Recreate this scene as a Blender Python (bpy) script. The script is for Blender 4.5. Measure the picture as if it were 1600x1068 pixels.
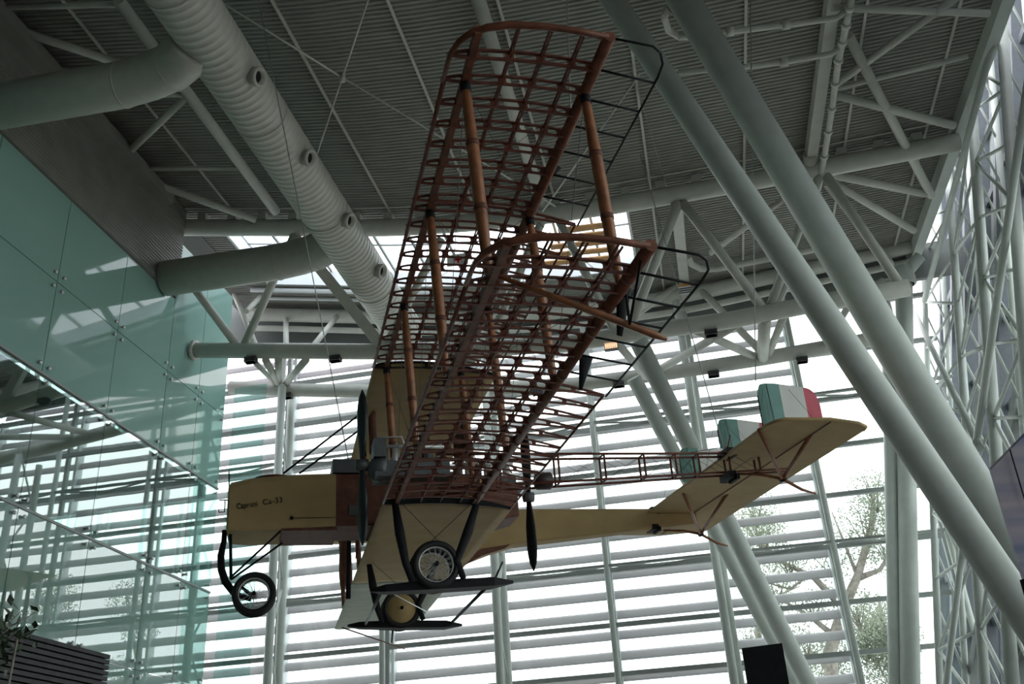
import bpy, bmesh, math, random
import numpy as np
from mathutils import Matrix, Vector
random.seed(7)
S = bpy.context.scene
COL = S.collection
for o in list(bpy.data.objects):
    bpy.data.objects.remove(o, do_unlink=True)

# ------------------------------------------------------------------ camera
F = 1550.0                      # focal length in pixels of the 1600 wide frame
W2C = np.array([[0.97836, 0.19856, -0.05824], [-0.14085, 0.43285, -0.89039], [-0.15158, 0.87932, 0.45145]])
CAM = np.array([0.0, 0.0, 1.6])
cd = bpy.data.cameras.new('camera'); cam = bpy.data.objects.new('camera', cd); COL.objects.link(cam)
cd.sensor_width = 36.0; cd.lens = F / 1600.0 * 36.0; cd.clip_end = 500; cd.clip_start = 0.05
R = W2C.T
m = Matrix(((R[0][0], -R[0][1], -R[0][2], CAM[0]), (R[1][0], -R[1][1], -R[1][2], CAM[1]), (R[2][0], -R[2][1], -R[2][2], CAM[2]), (0, 0, 0, 1)))
loc, rq, _ = m.decompose()
cam.location = loc; cam.rotation_mode = 'QUATERNION'; cam.rotation_quaternion = rq
S.camera = cam

# ------------------------------------------------------------------ world and exposure
w = bpy.data.worlds.new('overcast'); S.world = w; w.use_nodes = True
nt = w.node_tree; nt.nodes.clear()
wo = nt.nodes.new('ShaderNodeOutputWorld'); bg = nt.nodes.new('ShaderNodeBackground')
tc = nt.nodes.new('ShaderNodeTexCoord'); nz = nt.nodes.new('ShaderNodeTexNoise'); nz.inputs['Scale'].default_value = 2.0
nz.inputs['Detail'].default_value = 3.0
cr = nt.nodes.new('ShaderNodeValToRGB')
cr.color_ramp.elements[0].position = 0.35; cr.color_ramp.elements[0].color = (0.86, 0.92, 1.0, 1)
cr.color_ramp.elements[1].position = 0.65; cr.color_ramp.elements[1].color = (1.0, 1.0, 1.0, 1)
nt.links.new(tc.outputs['Generated'], nz.inputs['Vector']); nt.links.new(nz.outputs['Fac'], cr.inputs['Fac'])
nt.links.new(cr.outputs['Color'], bg.inputs['Color']); nt.links.new(bg.outputs['Background'], wo.inputs['Surface'])
bg.inputs['Strength'].default_value = 2.6
S.view_settings.view_transform = 'Standard'; S.view_settings.look = 'None'
S.view_settings.gamma = 1.0; S.view_settings.use_curve_mapping = False
S.view_settings.exposure = 0.3
S.cycles.max_bounces = 8; S.cycles.transparent_max_bounces = 16
S.cycles.diffuse_bounces = 5; S.cycles.glossy_bounces = 4

# ------------------------------------------------------------------ helpers: points
def ray(u, v): return W2C.T @ np.array([(u - 800) / F, (v - 534) / F, 1.0])
def onY(u, v, Y):
    r = ray(u, v); return CAM + r * (Y / r[1])
def onX(u, v, X):
    r = ray(u, v); return CAM + r * (X / r[0])
def onZ(u, v, Z):
    r = ray(u, v); return CAM + r * ((Z - CAM[2]) / r[2])
def onP(u, v, p0, n):
    r = ray(u, v); p0 = np.array(p0); n = np.array(n); return CAM + r * (((p0 - CAM) @ n) / (r @ n))

# ------------------------------------------------------------------ helpers: materials
MATS = {}
def mat(name, col, rough=0.6, metal=0.0, var=0.12, scale=6.0, bump=0.0, spec=0.4, stretch=None):
    if name in MATS: return MATS[name]
    M = bpy.data.materials.new(name); M.use_nodes = True; n = M.node_tree; b = n.nodes['Principled BSDF']
    b.inputs['Roughness'].default_value = rough; b.inputs['Metallic'].default_value = metal
    b.inputs['Specular IOR Level'].default_value = spec
    t = n.nodes.new('ShaderNodeTexCoord'); no = n.nodes.new('ShaderNodeTexNoise'); no.inputs['Scale'].default_value = scale
    no.inputs['Detail'].default_value = 4
    src = t.outputs['Object']
    if stretch:
        mp = n.nodes.new('ShaderNodeMapping'); mp.inputs['Scale'].default_value = stretch
        n.links.new(src, mp.inputs['Vector']); src = mp.outputs['Vector']
    n.links.new(src, no.inputs['Vector'])
    r = n.nodes.new('ShaderNodeValToRGB'); e = r.color_ramp.elements
    e[0].position = 0.3; e[1].position = 0.7
    e[0].color = tuple(c * (1 - var) for c in col) + (1,); e[1].color = tuple(min(1, c * (1 + var)) for c in col) + (1,)
    n.links.new(no.outputs['Fac'], r.inputs['Fac']); n.links.new(r.outputs['Color'], b.inputs['Base Color'])
    if bump:
        bp = n.nodes.new('ShaderNodeBump'); bp.inputs['Strength'].default_value = bump; bp.inputs['Distance'].default_value = 0.02
        n.links.new(no.outputs['Fac'], bp.inputs['Height']); n.links.new(bp.outputs['Normal'], b.inputs['Normal'])
    MATS[name] = M; return M
def glass(name, tint, refl, rough=0.0, haze=0.0, hazecol=(0.3, 0.5, 0.45)):
    if name in MATS: return MATS[name]
    M = bpy.data.materials.new(name); M.use_nodes = True; n = M.node_tree; n.nodes.clear()
    out = n.nodes.new('ShaderNodeOutputMaterial'); tr = n.nodes.new('ShaderNodeBsdfTransparent'); gl = n.nodes.new('ShaderNodeBsdfGlossy')
    tr.inputs['Color'].default_value = tint + (1,); gl.inputs['Roughness'].default_value = rough
    no = n.nodes.new('ShaderNodeTexNoise'); no.inputs['Scale'].default_value = 0.35
    t = n.nodes.new('ShaderNodeTexCoord'); n.links.new(t.outputs['Object'], no.inputs['Vector'])
    bp = n.nodes.new('ShaderNodeBump'); bp.inputs['Strength'].default_value = 0.03; bp.inputs['Distance'].default_value = 0.1
    n.links.new(no.outputs['Fac'], bp.inputs['Height']); n.links.new(bp.outputs['Normal'], gl.inputs['Normal'])
    mx = n.nodes.new('ShaderNodeMixShader'); mx.inputs[0].default_value = refl
    base = tr.outputs[0]
    if haze:
        df = n.nodes.new('ShaderNodeBsdfDiffuse'); df.inputs['Color'].default_value = hazecol + (1,)
        m2 = n.nodes.new('ShaderNodeMixShader'); m2.inputs[0].default_value = haze
        n.links.new(base, m2.inputs[1]); n.links.new(df.outputs[0], m2.inputs[2]); base = m2.outputs[0]
    n.links.new(base, mx.inputs[1]); n.links.new(gl.outputs[0], mx.inputs[2]); n.links.new(mx.outputs[0], out.inputs['Surface'])
    MATS[name] = M; return M

steel = mat('painted_steel', (0.62, 0.66, 0.62), 0.42, var=0.05, scale=3)
steel_w = mat('roof_steel', (0.58, 0.58, 0.53), 0.5, var=0.06, scale=3)
ductm = mat('duct_metal', (0.50, 0.49, 0.44), 0.5, 0.1, var=0.06, scale=4)
deckm = mat('roof_deck', (0.33, 0.325, 0.30), 0.6, 0.0, var=0.08, scale=1.5)
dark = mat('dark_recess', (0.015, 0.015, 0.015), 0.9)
cladm = mat('cladding', (0.27, 0.26, 0.24), 0.6, var=0.1, scale=1.2)
fasciam = mat('fascia_grey', (0.20, 0.215, 0.21), 0.7, var=0.08, scale=0.8)
wood = mat('mahogany', (0.150, 0.043, 0.027), 0.5, var=0.35, scale=9, spec=0.35)
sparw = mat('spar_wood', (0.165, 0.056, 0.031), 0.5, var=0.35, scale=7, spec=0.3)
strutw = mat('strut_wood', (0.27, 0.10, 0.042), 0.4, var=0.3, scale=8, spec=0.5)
ply = mat('dark_plywood', (0.14, 0.05, 0.032), 0.65, var=0.3, scale=7)
fabric = mat('doped_fabric', (0.47, 0.325, 0.15), 0.7, var=0.07, scale=2.5)
fabric_w = mat('fabric_white', (0.78, 0.78, 0.75), 0.65, var=0.04, scale=3)
fabric_g = mat('fabric_green', (0.20, 0.37, 0.34), 0.65, var=0.08, scale=4)
fabric_r = mat('fabric_red', (0.70, 0.15, 0.19), 0.65, var=0.08, scale=4)
fabric_t = mat('fabric_pale_green', (0.42, 0.45, 0.36), 0.6, var=0.08, scale=4)
black = mat('black_paint', (0.011, 0.011, 0.013), 0.6, var=0.2, spec=0.2)
rubber = mat('rubber', (0.016, 0.015, 0.017), 0.6, var=0.2)
chrome = mat('nickel', (0.66, 0.66, 0.64), 0.3, 0.35, var=0.05)
alu = mat('grey_metal', (0.12, 0.125, 0.13), 0.5, 0.4, var=0.15)
brass = mat('brass', (0.45, 0.30, 0.12), 0.35, 0.8)
cabled = mat('dark_wire', (0.10, 0.10, 0.10), 0.5, 0.3)
cable = mat('steel_cable', (0.42, 0.43, 0.40), 0.4, 0.4)
louvm = mat('louvre_aluminium', (0.74, 0.71, 0.73), 0.55, var=0.04, scale=1.5)
mull = mat('mullion_grey', (0.34, 0.36, 0.35), 0.5, var=0.05)
framed = mat('frame_slate', (0.15, 0.165, 0.19), 0.5, var=0.08)
whitep = mat('white_panel', (0.78, 0.80, 0.82), 0.6, var=0.03)
tealm = mat('teal_backing', (0.17, 0.36, 0.315), 0.55, var=0.05, scale=0.5)
floorm = mat('concrete_floor', (0.24, 0.225, 0.21), 0.5, var=0.1, scale=0.7)
groundm = mat('outdoor_paving', (0.46, 0.45, 0.42), 0.8, var=0.15, scale=0.5)
plaster = mat('plaster', (0.20, 0.20, 0.195), 0.8, var=0.05, scale=0.7)
pine = mat('larch_slats', (0.52, 0.27, 0.09), 0.5, var=0.2, scale=5)
redm = mat('red_print', (0.75, 0.03, 0.03), 0.5)
bark = mat('bark', (0.30, 0.27, 0.24), 0.9, var=0.3)  # tree bark paled, with outdoor haze put into its colour
leafm = mat('leaf', (0.16, 0.21, 0.11), 0.7, var=0.4, scale=1.3)
leafd = mat('leaf_dark', (0.035, 0.06, 0.03), 0.5, var=0.4, scale=5)
slatd = mat('slat_dark', (0.05, 0.047, 0.05), 0.6, var=0.2)
def translucent(name, col, tcol, f):
    M = bpy.data.materials.new(name); M.use_nodes = True; n = M.node_tree; n.nodes.clear()
    out = n.nodes.new('ShaderNodeOutputMaterial'); df = n.nodes.new('ShaderNodeBsdfDiffuse'); tl = n.nodes.new('ShaderNodeBsdfTranslucent')
    t = n.nodes.new('ShaderNodeTexCoord'); no = n.nodes.new('ShaderNodeTexNoise'); no.inputs['Scale'].default_value = 2.0
    r = n.nodes.new('ShaderNodeValToRGB'); r.color_ramp.elements[0].color = tuple(c * .9 for c in col) + (1,); r.color_ramp.elements[1].color = tuple(min(1, c * 1.1) for c in col) + (1,)
    n.links.new(t.outputs['Object'], no.inputs['Vector']); n.links.new(no.outputs['Fac'], r.inputs['Fac']); n.links.new(r.outputs['Color'], df.inputs['Color'])
    tl.inputs['Color'].default_value = tcol + (1,); mx = n.nodes.new('ShaderNodeMixShader'); mx.inputs[0].default_value = f
    n.links.new(df.outputs[0], mx.inputs[1]); n.links.new(tl.outputs[0], mx.inputs[2]); n.links.new(mx.outputs[0], out.inputs['Surface']); return M
louvm = translucent('louvre_fritted', (0.74, 0.71, 0.73), (0.74, 0.71, 0.73), .42)
leafm = translucent('leaf_hazed', (0.27, 0.30, 0.24), (0.33, 0.37, 0.27), .5)  # leaf colour lightened to stand in for haze and glare outside
enamel = mat('teal_enamel', (0.29, 0.47, 0.415), 0.04, var=0.03, scale=0.4, spec=0.5)
g_clear = glass('clear_pane', (0.93, 0.97, 0.95), 0.05)
g_teal = glass('teal_pane', (0.55, 0.80, 0.74), 0.20)
g_mid = glass('screen_pane', (0.72, 0.90, 0.86), 0.34)
g_low = glass('tinted_pane', (0.50, 0.72, 0.66), 0.30, haze=0.80, hazecol=(0.34, 0.53, 0.47))
g_sky = glass('skylight_pane', (0.95, 0.98, 1.0), 0.03)

# ------------------------------------------------------------------ helpers: meshes
def V3(p): return Vector((float(p[0]), float(p[1]), float(p[2])))
class MB:
    def __init__(s): s.v = []; s.f = []; s.sm = []
    def add(s, vs, fs, smooth=False):
        b = len(s.v); s.v += [tuple(map(float, x)) for x in vs]; s.f += [tuple(b + i for i in q) for q in fs]; s.sm += [smooth] * len(fs)
        return s
    def hexa(s, p):   # 8 points: bottom 4, top 4
        return s.add(p, [(0, 3, 2, 1), (4, 5, 6, 7), (0, 1, 5, 4), (1, 2, 6, 5), (2, 3, 7, 6), (3, 0, 4, 7)])
    def box(s, x0, x1, y0, y1, z0, z1):
        return s.hexa([(x0, y0, z0), (x1, y0, z0), (x1, y1, z0), (x0, y1, z0), (x0, y0, z1), (x1, y0, z1), (x1, y1, z1), (x0, y1, z1)])
    def bar(s, p, q, a, b, up=(0, 0, 1)):   # rectangular bar, a across, b along up
        p = V3(p); q = V3(q); d = (q - p).normalized(); u = Vector(up)
        x = d.cross(u)
        if x.length < 1e-4: x = d.cross(Vector((1, 0, 0)))
        x.normalize(); y = x.cross(d).normalized(); x *= a / 2; y *= b / 2
        return s.hexa([p - x - y, p + x - y, p + x + y, p - x + y, q - x - y, q + x - y, q + x + y, q - x + y])
    def tube(s, pts, r, n=10, caps=True, flat=1.0, flatdir=(1, 0, 0)):
        pts = [V3(p) for p in pts]; k = len(pts)
        rs = r if isinstance(r, (list, tuple)) else [r] * k
        vs = []; ref = None
        for i, p in enumerate(pts):
            d = (pts[min(i + 1, k - 1)] - pts[max(i - 1, 0)]).normalized()
            if flat != 1.0:
                a = Vector(flatdir) - d * Vector(flatdir).dot(d); a.normalize()
            elif ref is None:
                a = d.cross(Vector((0, 0, 1)))
                if a.length < 0.05: a = d.cross(Vector((1, 0, 0)))
                a.normalize()
            else:
                a = ref - d * ref.dot(d); a.normalize()
            ref = a; b = d.cross(a)
            for j in range(n):
                t = 2 * math.pi * j / n
                vs.append(p + a * (math.cos(t) * rs[i] * flat) + b * (math.sin(t) * rs[i]))
        fs = [(i * n + j, i * n + (j + 1) % n, (i + 1) * n + (j + 1) % n, (i + 1) * n + j) for i in range(k - 1) for j in range(n)]
        s.add(vs, fs, True)
        if caps:
            b = len(s.v) - k * n
            s.f.append(tuple(b + j for j in range(n))[::-1]); s.sm.append(False)
            s.f.append(tuple(b + (k - 1) * n + j for j in range(n))); s.sm.append(False)
        return s
    def lathe(s, c, axis, prof, n=20):   # prof: list of (t along axis, radius)
        c = V3(c); ax = Vector(axis).normalized(); a = ax.cross(Vector((0, 0, 1)))
        if a.length < 0.05: a = ax.cross(Vector((1, 0, 0)))
        a.normalize(); b = ax.cross(a)
        vs = []
        for t, r in prof:
            for j in range(n):
                an = 2 * math.pi * j / n; vs.append(c + ax * t + a * (math.cos(an) * r) + b * (math.sin(an) * r))
        fs = [(i * n + j, i * n + (j + 1) % n, (i + 1) * n + (j + 1) % n, (i + 1) * n + j) for i in range(len(prof) - 1) for j in range(n)]
        return s.add(vs, fs, True)
    def prism(s, pts, off):   # polygon pts (list of 3d), extruded by off vector
        n = len(pts); o = V3(off); a = [V3(p) for p in pts]; b = [p + o for p in a]
        s.add(a + b, [tuple(range(n))[::-1], tuple(range(n, 2 * n))] + [(i, (i + 1) % n, n + (i + 1) % n, n + i) for i in range(n)])
        return s
    def mesh(s, name):
        me = bpy.data.meshes.new(name); me.from_pydata(s.v, [], s.f)
        me.polygons.foreach_set('use_smooth', s.sm); me.update()
        bm = bmesh.new(); bm.from_mesh(me); bmesh.ops.recalc_face_normals(bm, faces=bm.faces); bm.to_mesh(me); bm.free()
        return me
    def build(s, name, material, parent=None):
        me = s.mesh(name); me.materials.append(material)
        return link(name, me, parent)
def link(name, me, parent=None, loc=None):
    o = bpy.data.objects.new(name, me); COL.objects.link(o)
    if parent is not None: o.parent = parent
    if loc is not None: o.location = loc
    return o
def tag(o, label=None, cat=None, group=None, kind=None):
    if label: o['label'] = label
    if cat: o['category'] = cat
    if group: o['group'] = group
    if kind: o['kind'] = kind
    return o
def empty(name, loc, label, cat, group=None):
    o = bpy.data.objects.new(name, None); COL.objects.link(o); o.location = V3(loc); o.empty_display_size = 0.2
    bpy.context.view_layer.update()
    return tag(o, label, cat, group)
def off(mb, o):   # shift a mesh builder into the local frame of an Empty that is only translated
    l = o.location; mb.v = [(x - l[0], y - l[1], z - l[2]) for x, y, z in mb.v]; return mb

# ------------------------------------------------------------------ roof profile: a shallow wave in X, straight along Y
tp = [onY(u, v, 25.0) for u, v in [(300, 356), (450, 356), (560, 358), (640, 357), (860, 336), (980, 318), (1120, 292), (1290, 262), (1450, 231)]]
PX = [-20, -14.7, -11.35, -8.98, -7.3, -5, -2.9, -0.6, 2.1, 5.3, 8.1, 12]
PZ = [21.2, 20.3, 19.66, 19.2, 18.92, 18.68, 18.54, 18.50, 18.54, 18.62, 18.72, 18.9]
def zr(x): return float(np.interp(x, PX, PZ))      # centre line of the roof tubes
def zd(x): return zr(x) + 0.55                     # underside of the deck
def onRoof(u, v, d=0.0):                           # pixel to the surface a height d below the deck
    z = 19.0
    for _ in range(12):
        p = onZ(u, v, z); z = zd(p[0]) - d
    return onZ(u, v, z)

XG = -14.9            # glass wall of the left building
YF = 32.3             # facade
YEND = 28.5           # far end of the left glass
XE = 9.3              # right roof edge

# ================================================================== SETTING
fl = MB().box(-30, 26, -12, YF, -0.3, 0).build('floor', floorm); tag(fl, kind='structure', label='grey concrete hall floor')
gr = MB().box(-90, 90, YF + 0.3, 140, -0.5, -0.2).box(14, 90, -12, YF + 0.3, -0.5, -0.2).build('ground', groundm); tag(gr, kind='structure', label='pale paving outside the glass')
wb = MB().box(-30, 26, -12.4, -12, -0.3, 24).build('wall_rear', plaster); tag(wb, kind='structure', label='plain wall behind the camera')

# corrugated deck, with an opening for the skylight
SKX0, SKX1, SKY0, SKY1 = -14.2, -.6, 26.0, 29.8
def deck(mb, x0, x1, y0, y1, pitch=0.14, h=0.04):
    xs = sorted(set([x0, x1] + [x for x in np.linspace(-20, 12, 41) if x0 < x < x1]))
    ys = []
    y = y0; 
    while y < y1 - 1e-6:
        ys += [(y, 0), (min(y + pitch * 0.38, y1), 0), (min(y + pitch * 0.5, y1), h), (min(y + pitch * 0.88, y1), h)]; y += pitch
    ys.append((y1, 0))
    n = len(xs)
    vs = [(x, yy, zd(x) + hh) for yy, hh in ys for x in xs]
    fs = [(i * n + j, i * n + j + 1, (i + 1) * n + j + 1, (i + 1) * n + j) for i in range(len(ys) - 1) for j in range(n - 1)]
    mb.add(vs, fs)
mb = MB()
deck(mb, -16.5, XE, -12, SKY0); deck(mb, -16.5, SKX0, SKY0, SKY1); deck(mb, SKX1, XE, SKY0, SKY1); deck(mb, -16.5, XE, SKY1, YF + 0.6)
ceil = mb.build('ceiling', deckm); tag(ceil, kind='structure', label='dark corrugated steel roof deck')
mb = MB()                                           # opaque insulation above the deck
for x0, x1, y0, y1 in ((-16.5, XE, -12, SKY0 - .02), (-16.5, SKX0 - .06, SKY0, SKY1), (SKX1 + .06, XE, SKY0, SKY1), (-16.5, XE, SKY1 + .1, YF + 0.6)):
    xs = [x0] + [x for x in np.linspace(-20, 12, 17) if x0 < x < x1] + [x1]
    for a, b in zip(xs, xs[1:]):
        mb.hexa([(a, y0, zd(a) + .08), (b, y0, zd(b) + .08), (b, y1, zd(b) + .08), (a, y1, zd(a) + .08), (a, y0, zd(a) + .3), (b, y0, zd(b) + .3), (b, y1, zd(b) + .3), (a, y1, zd(a) + .3)])
mb.build('roof_insulation', deckm, ceil)
# deck joints (straight along Y)
for x in (-13.2, -10.6, -7.9, -5.2, -2.7, 0.2, 3.0, 5.9, 8.2):
    MB().bar((x, -10, zd(x) - 0.03), (x, SKY0 - .1 if SKX0 < x < SKX1 else YF, zd(x) - 0.03), 0.07, 0.05).build('deck_joint', steel_w, ceil)

# skylight: upstand, glazing bars, panes
tag_s = {}
mb = MB()
xs = [SKX0] + [x for x in np.linspace(-20, 12, 33) if SKX0 < x < SKX1] + [SKX1]
for a, b in zip(xs, xs[1:]):
    for y in (SKY0, SKY1):
        mb.hexa([(a, y, zd(a)), (b, y, zd(b)), (b, y + .08, zd(b)), (a, y + .08, zd(a)), (a, y, zd(a) + .6), (b, y, zd(b) + .6), (b, y + .08, zd(b) + .6), (a, y + .08, zd(a) + .6)])
for x in (SKX0, SKX1):
    mb.box(x - .04, x + .04, SKY0, SKY1, zd(x), zd(x) + .6)
sky = mb.build('trim_1', whitep); tag(sky, 'white upstand and glazing of the roof skylight', kind='structure')
for i in range(12):
    x = SKX0 + (SKX1 - SKX0) * i / 11
    MB().bar((x, SKY0, zd(x) + .62), (x, SKY1, zd(x) + .62), 0.08, 0.1).build('glazing_bar', mull, sky)
    if i < 11:
        x2 = SKX0 + (SKX1 - SKX0) * (i + 1) / 11
        MB().hexa([(x, SKY0, zd(x) + .64), (x2, SKY0, zd(x2) + .64), (x2, SKY1, zd(x2) + .64), (x, SKY1, zd(x) + .64), (x, SKY0, zd(x) + .66), (x2, SKY0, zd(x2) + .66), (x2, SKY1, zd(x2) + .66), (x, SKY1, zd(x) + .66)]).build('pane', g_sky, sky)
ym = (SKY0 + SKY1) / 2
MB().tube([(x, ym, zd(x) + .6) for x in np.linspace(SKX0, SKX1, 14)], 0.035, 6).build('glazing_bar', mull, sky)
# light rails in front of the far upstand
MB().tube([(x, SKY1 + .25, zd(x) - .12) for x in np.linspace(-15, -8, 8)], 0.09, 8).build('service_rail', whitep, sky)
MB().tube([(x, SKY1 + .95, zd(x) - .1) for x in np.linspace(-15, -8, 8)], 0.06, 8).build('service_rail', whitep, sky)
for i in range(5):                                   # larch slats hung under the right end of the skylight
    v = 352 + i * 13; a = onRoof(872 - i * 6, v + 8, 0.16); b = onRoof(958, v - 2, 0.16)
    o = MB().bar(a, b, 0.28, 0.05).build('timber_slat', pine); 
    tag(o, ['top timber slat, highest of the five orange slats under the skylight', 'second orange timber slat from the top under the skylight', 'middle one of five orange timber slats under the skylight',
            'fourth orange timber slat from the top under the skylight', 'lowest orange timber slat under the skylight, above the lower wing tip'][i], 'slat', 'timber slats under the skylight')

# roof tubes (chords) -------------------------------------------------------
def tubething(name, label, cat, pts, r, material=steel_w, n=12, group=None):
    c = V3(pts[0]); o = empty(name, c, label, cat, group)
    off(MB().tube(pts, r, n), o).build('tube', material, o)
    return o
def chord_part(o, name, p, q, r, material=steel_w, n=8, flatbar=None):
    mb = MB()
    if flatbar: mb.bar(p, q, flatbar[0], flatbar[1], (0, 1, 0))
    else: mb.tube([p, q], r, n)
    return off(mb, o).build(name, material, o)

xs = list(np.linspace(-15.8, 9.0, 26))
t1 = tubething('roof_girder', 'long white tube girder under the deck, in front of the skylight, with small seat plates', 'girder', [(x, 25.0, zr(x)) for x in xs], 0.27)
for i in range(46):                                  # seat plates that carry the deck
    x = -15.4 + i * 0.53
    if i % 2 == 0: off(MB().box(x - .14, x + .14, 24.85, 25.15, zr(x) + .25, zr(x) + .5), t1).build('seat_plate', steel_w, t1)
off(MB().tube([(x, 24.62, zd(x) - .04) for x in xs], .03, 6), t1).build('edge_flashing', steel_w, t1)
t2 = tubething('roof_girder', 'white tube girder under the deck nearest the louvred facade, above the grey fascia', 'girder', [(x, 31.5, zr(x) + .12 + max(0, x - 1) * .05) for x in xs], 0.26)
off(MB().tube([(x, 31.75, zr(x) - .35 + max(0, x - 1) * .05) for x in xs], 0.12, 8), t2).build('fascia_rail', steel_w, t2)
T3 = [onY(u, v, 26.0) for u, v in [(305, 547), (450, 548), (590, 549), (740, 545), (880, 537), (1000, 519), (1140, 500), (1290, 471), (1420, 449)]]
T4 = [onY(u, v, 30.5) for u, v in [(360, 605), (450, 609), (590, 611), (740, 609), (900, 600), (1040, 583), (1190, 560), (1340, 534), (1404, 521)]]
t3 = tubething('truss_chord', 'white lower truss tube with flat left end at the glass wall, carrying spotlights', 'girder', T3, 0.25)
t4 = tubething('truss_chord', 'white lower truss tube nearer the louvres, just above the tailplane', 'girder', T4, 0.24)
MBc = off(MB().lathe(T3[0], (T3[1] - T3[0]), [(-.06, 0), (-.06, .33), (.04, .33), (.04, .25)], 14), t3).build('end_plate', steel_w, t3)

def S3(u, v, Y): return onY(u, v, Y)
def strut(o, a, b, r, name='strut', flat=None): return chord_part(o, name, a, b, r, flatbar=flat)
# struts between deck girders and chord 3 (pixel ends on their own planes)
for (a, ya, b, yb, r, fl_) in [
    ((275, 412), 25.0, (372, 542), 26, .13, None), ((462, 362), 25.0, (380, 542), 26, .13, None), ((462, 372), 25.0, (612, 560), 26, 0, (.34, .2)),
    ((690, 372), 25.0, (600, 545), 26, .13, None), ((1060, 316), 25.0, (980, 520), 26, .15, None), ((1066, 316), 25.0, (1197, 488), 26, .14, None),
    ((870, 338), 25.0, (962, 520), 26, .13, None), ((850, 338), 25.0, (760, 543), 26, .13, None), ((1283, 268), 25.0, (1200, 486), 26, .13, None), ((1287, 268), 25.0, (1408, 448), 26, .14, None)]:
    strut(t3, S3(*a, ya), S3(*b, yb), r, flat=fl_)
for (a, ya, b, yb, r) in [((1057, 318), 25, (1069, 438), 31.4, 0)]:
    chord_part(t1, 'flat_brace', S3(*a, ya), S3(*b, yb), 0, flatbar=(.34, .25))
for (a, b) in [((425, 445), (385, 486)), ((530, 490), (487, 543)), ((447, 497), (447, 545)), ((352, 425), (402, 545))]:
    strut(t2, S3(*a, 31.5), S3(*b, 29.0), .1)
for (a, ya, b, yb, r) in [((395, 562), 26, (432, 600), 30.5, .09), ((415, 562), 26, (436, 600), 30.5, .12), ((478, 562), 26, (446, 600), 30.5, .12), ((435, 560), 26, (436, 598), 30.5, .12),
                      ((590, 560), 26, (660, 605), 30.5, .12), ((740, 560), 26, (680, 605), 30.5, .12), ((1080, 512), 26, (1182, 558), 30.5, .13), ((1160, 502), 26, (1022, 582), 30.5, .13),
                      ((1195, 495), 26, (1192, 560), 30.5, .19), ((1228, 485), 26, (1200, 556), 30.5, .12), ((960, 530), 26, (1010, 590), 30.5, .13), ((1006, 525), 26, (1012, 590), 30.5, .13), ((1330, 470), 26, (1290, 540), 30.5, .1)]:
    strut(t4, S3(*a, ya), S3(*b, yb), r)
for (a, b) in [((1068, 440), (950, 520)), ((1082, 440), (1200, 560)), ((1225, 420), (1200, 488)), ((1240, 415), (1210, 488))]:
    strut(t4, S3(*a, 31.5), S3(*b, 30.5), .13)
# cross tube pieces with curved pipe between the girders
o = tubething('service_pipe', 'curved white pipe under the deck right of the lower wing tip', 'pipe', [onRoof(1075, 400, .3), onRoof(1080, 412, .3), onRoof(1095, 420, .3), onRoof(1120, 420, .3), onRoof(1160, 412, .3), onRoof(1290, 386, .3)], 0.11)

# ---------------------------------------------------------------- facade (wall_back)
mb = MB()
FB = [(-30, 21.0), (-15.6, 19.45), (-11.4, 18.8), (-7, 18.35), (-0.8, 18.1), (4.6, 18.2), (12, 18.5)]
FBX = [a for a, _ in FB]; FBZ = [b for _, b in FB]
xs2 = list(np.linspace(-30, 12, 29))
for a, b in zip(xs2, xs2[1:]):
    za, zb = np.interp(a, FBX, FBZ), np.interp(b, FBX, FBZ)
    mb.hexa([(a, YF, za), (b, YF, zb), (b, YF + .2, zb), (a, YF + .2, za), (a, YF, zd(a) + .4), (b, YF, zd(b) + .4), (b, YF + .2, zd(b) + .4), (a, YF + .2, zd(a) + .4)])
wall = mb.build('wall_back', fasciam); tag(wall, 'grey fascia and louvred glass facade', kind='structure')
MX = [-29.0, -25.3, -21.6, -17.95, -14.3, -10.4, -6.55, -2.87, 0.78, 4.2, 7.6]
def zt(x): return float(np.interp(x, FBX, FBZ)) - .05
ZR = [1.2, 2.85, 4.5, 6.15, 7.65, 9.4, 11.05, 12.7, 14.35, 16.05, 17.75]
for i, x in enumerate(MX):
    MB().box(x - .07, x + .07, YF - .02, YF + .16, 0, zt(x)).build('mullion', mull, wall)
    MB().tube([(x, YF - .55, 0), (x, YF - .55, zt(x))], .1, 10).build('mullion_post', steel, wall)
for z in ZR:
    MB().box(-29, 9, YF - .03, YF + .12, z - .07, z + .07).build('transom', mull, wall)
for k, z in enumerate(ZR):                            # horizontal wind trusses on every second transom
    if k in (2, 5, 8):
        MB().box(-29, 9, YF - .62, YF - .5, z - .03, z + .05).build('wind_chord', mull, wall)
        mb = MB()
        for a, b in zip(MX, MX[1:]):
            md = (a + b) / 2
            mb.tube([(a, YF - .56, z), (md, YF - .05, z)], .035, 6).tube([(md, YF - .05, z), (b, YF - .56, z)], .035, 6)
        mb.build('wind_lacing', mull, wall)
pane_me = {}
for i in range(len(MX) - 1):
    a, b = MX[i] + .07, MX[i + 1] - .07
    for k in range(len(ZR)):
        z0 = (ZR[k - 1] if k else 0.0) + .07; z1 = ZR[k] - .07
        if k == len(ZR) - 1: z1 = min(z1, min(zt(a), zt(b)))
        MB().box(a, b, YF + .05, YF + .07, z0, z1).build('pane', g_clear, wall)
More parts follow.
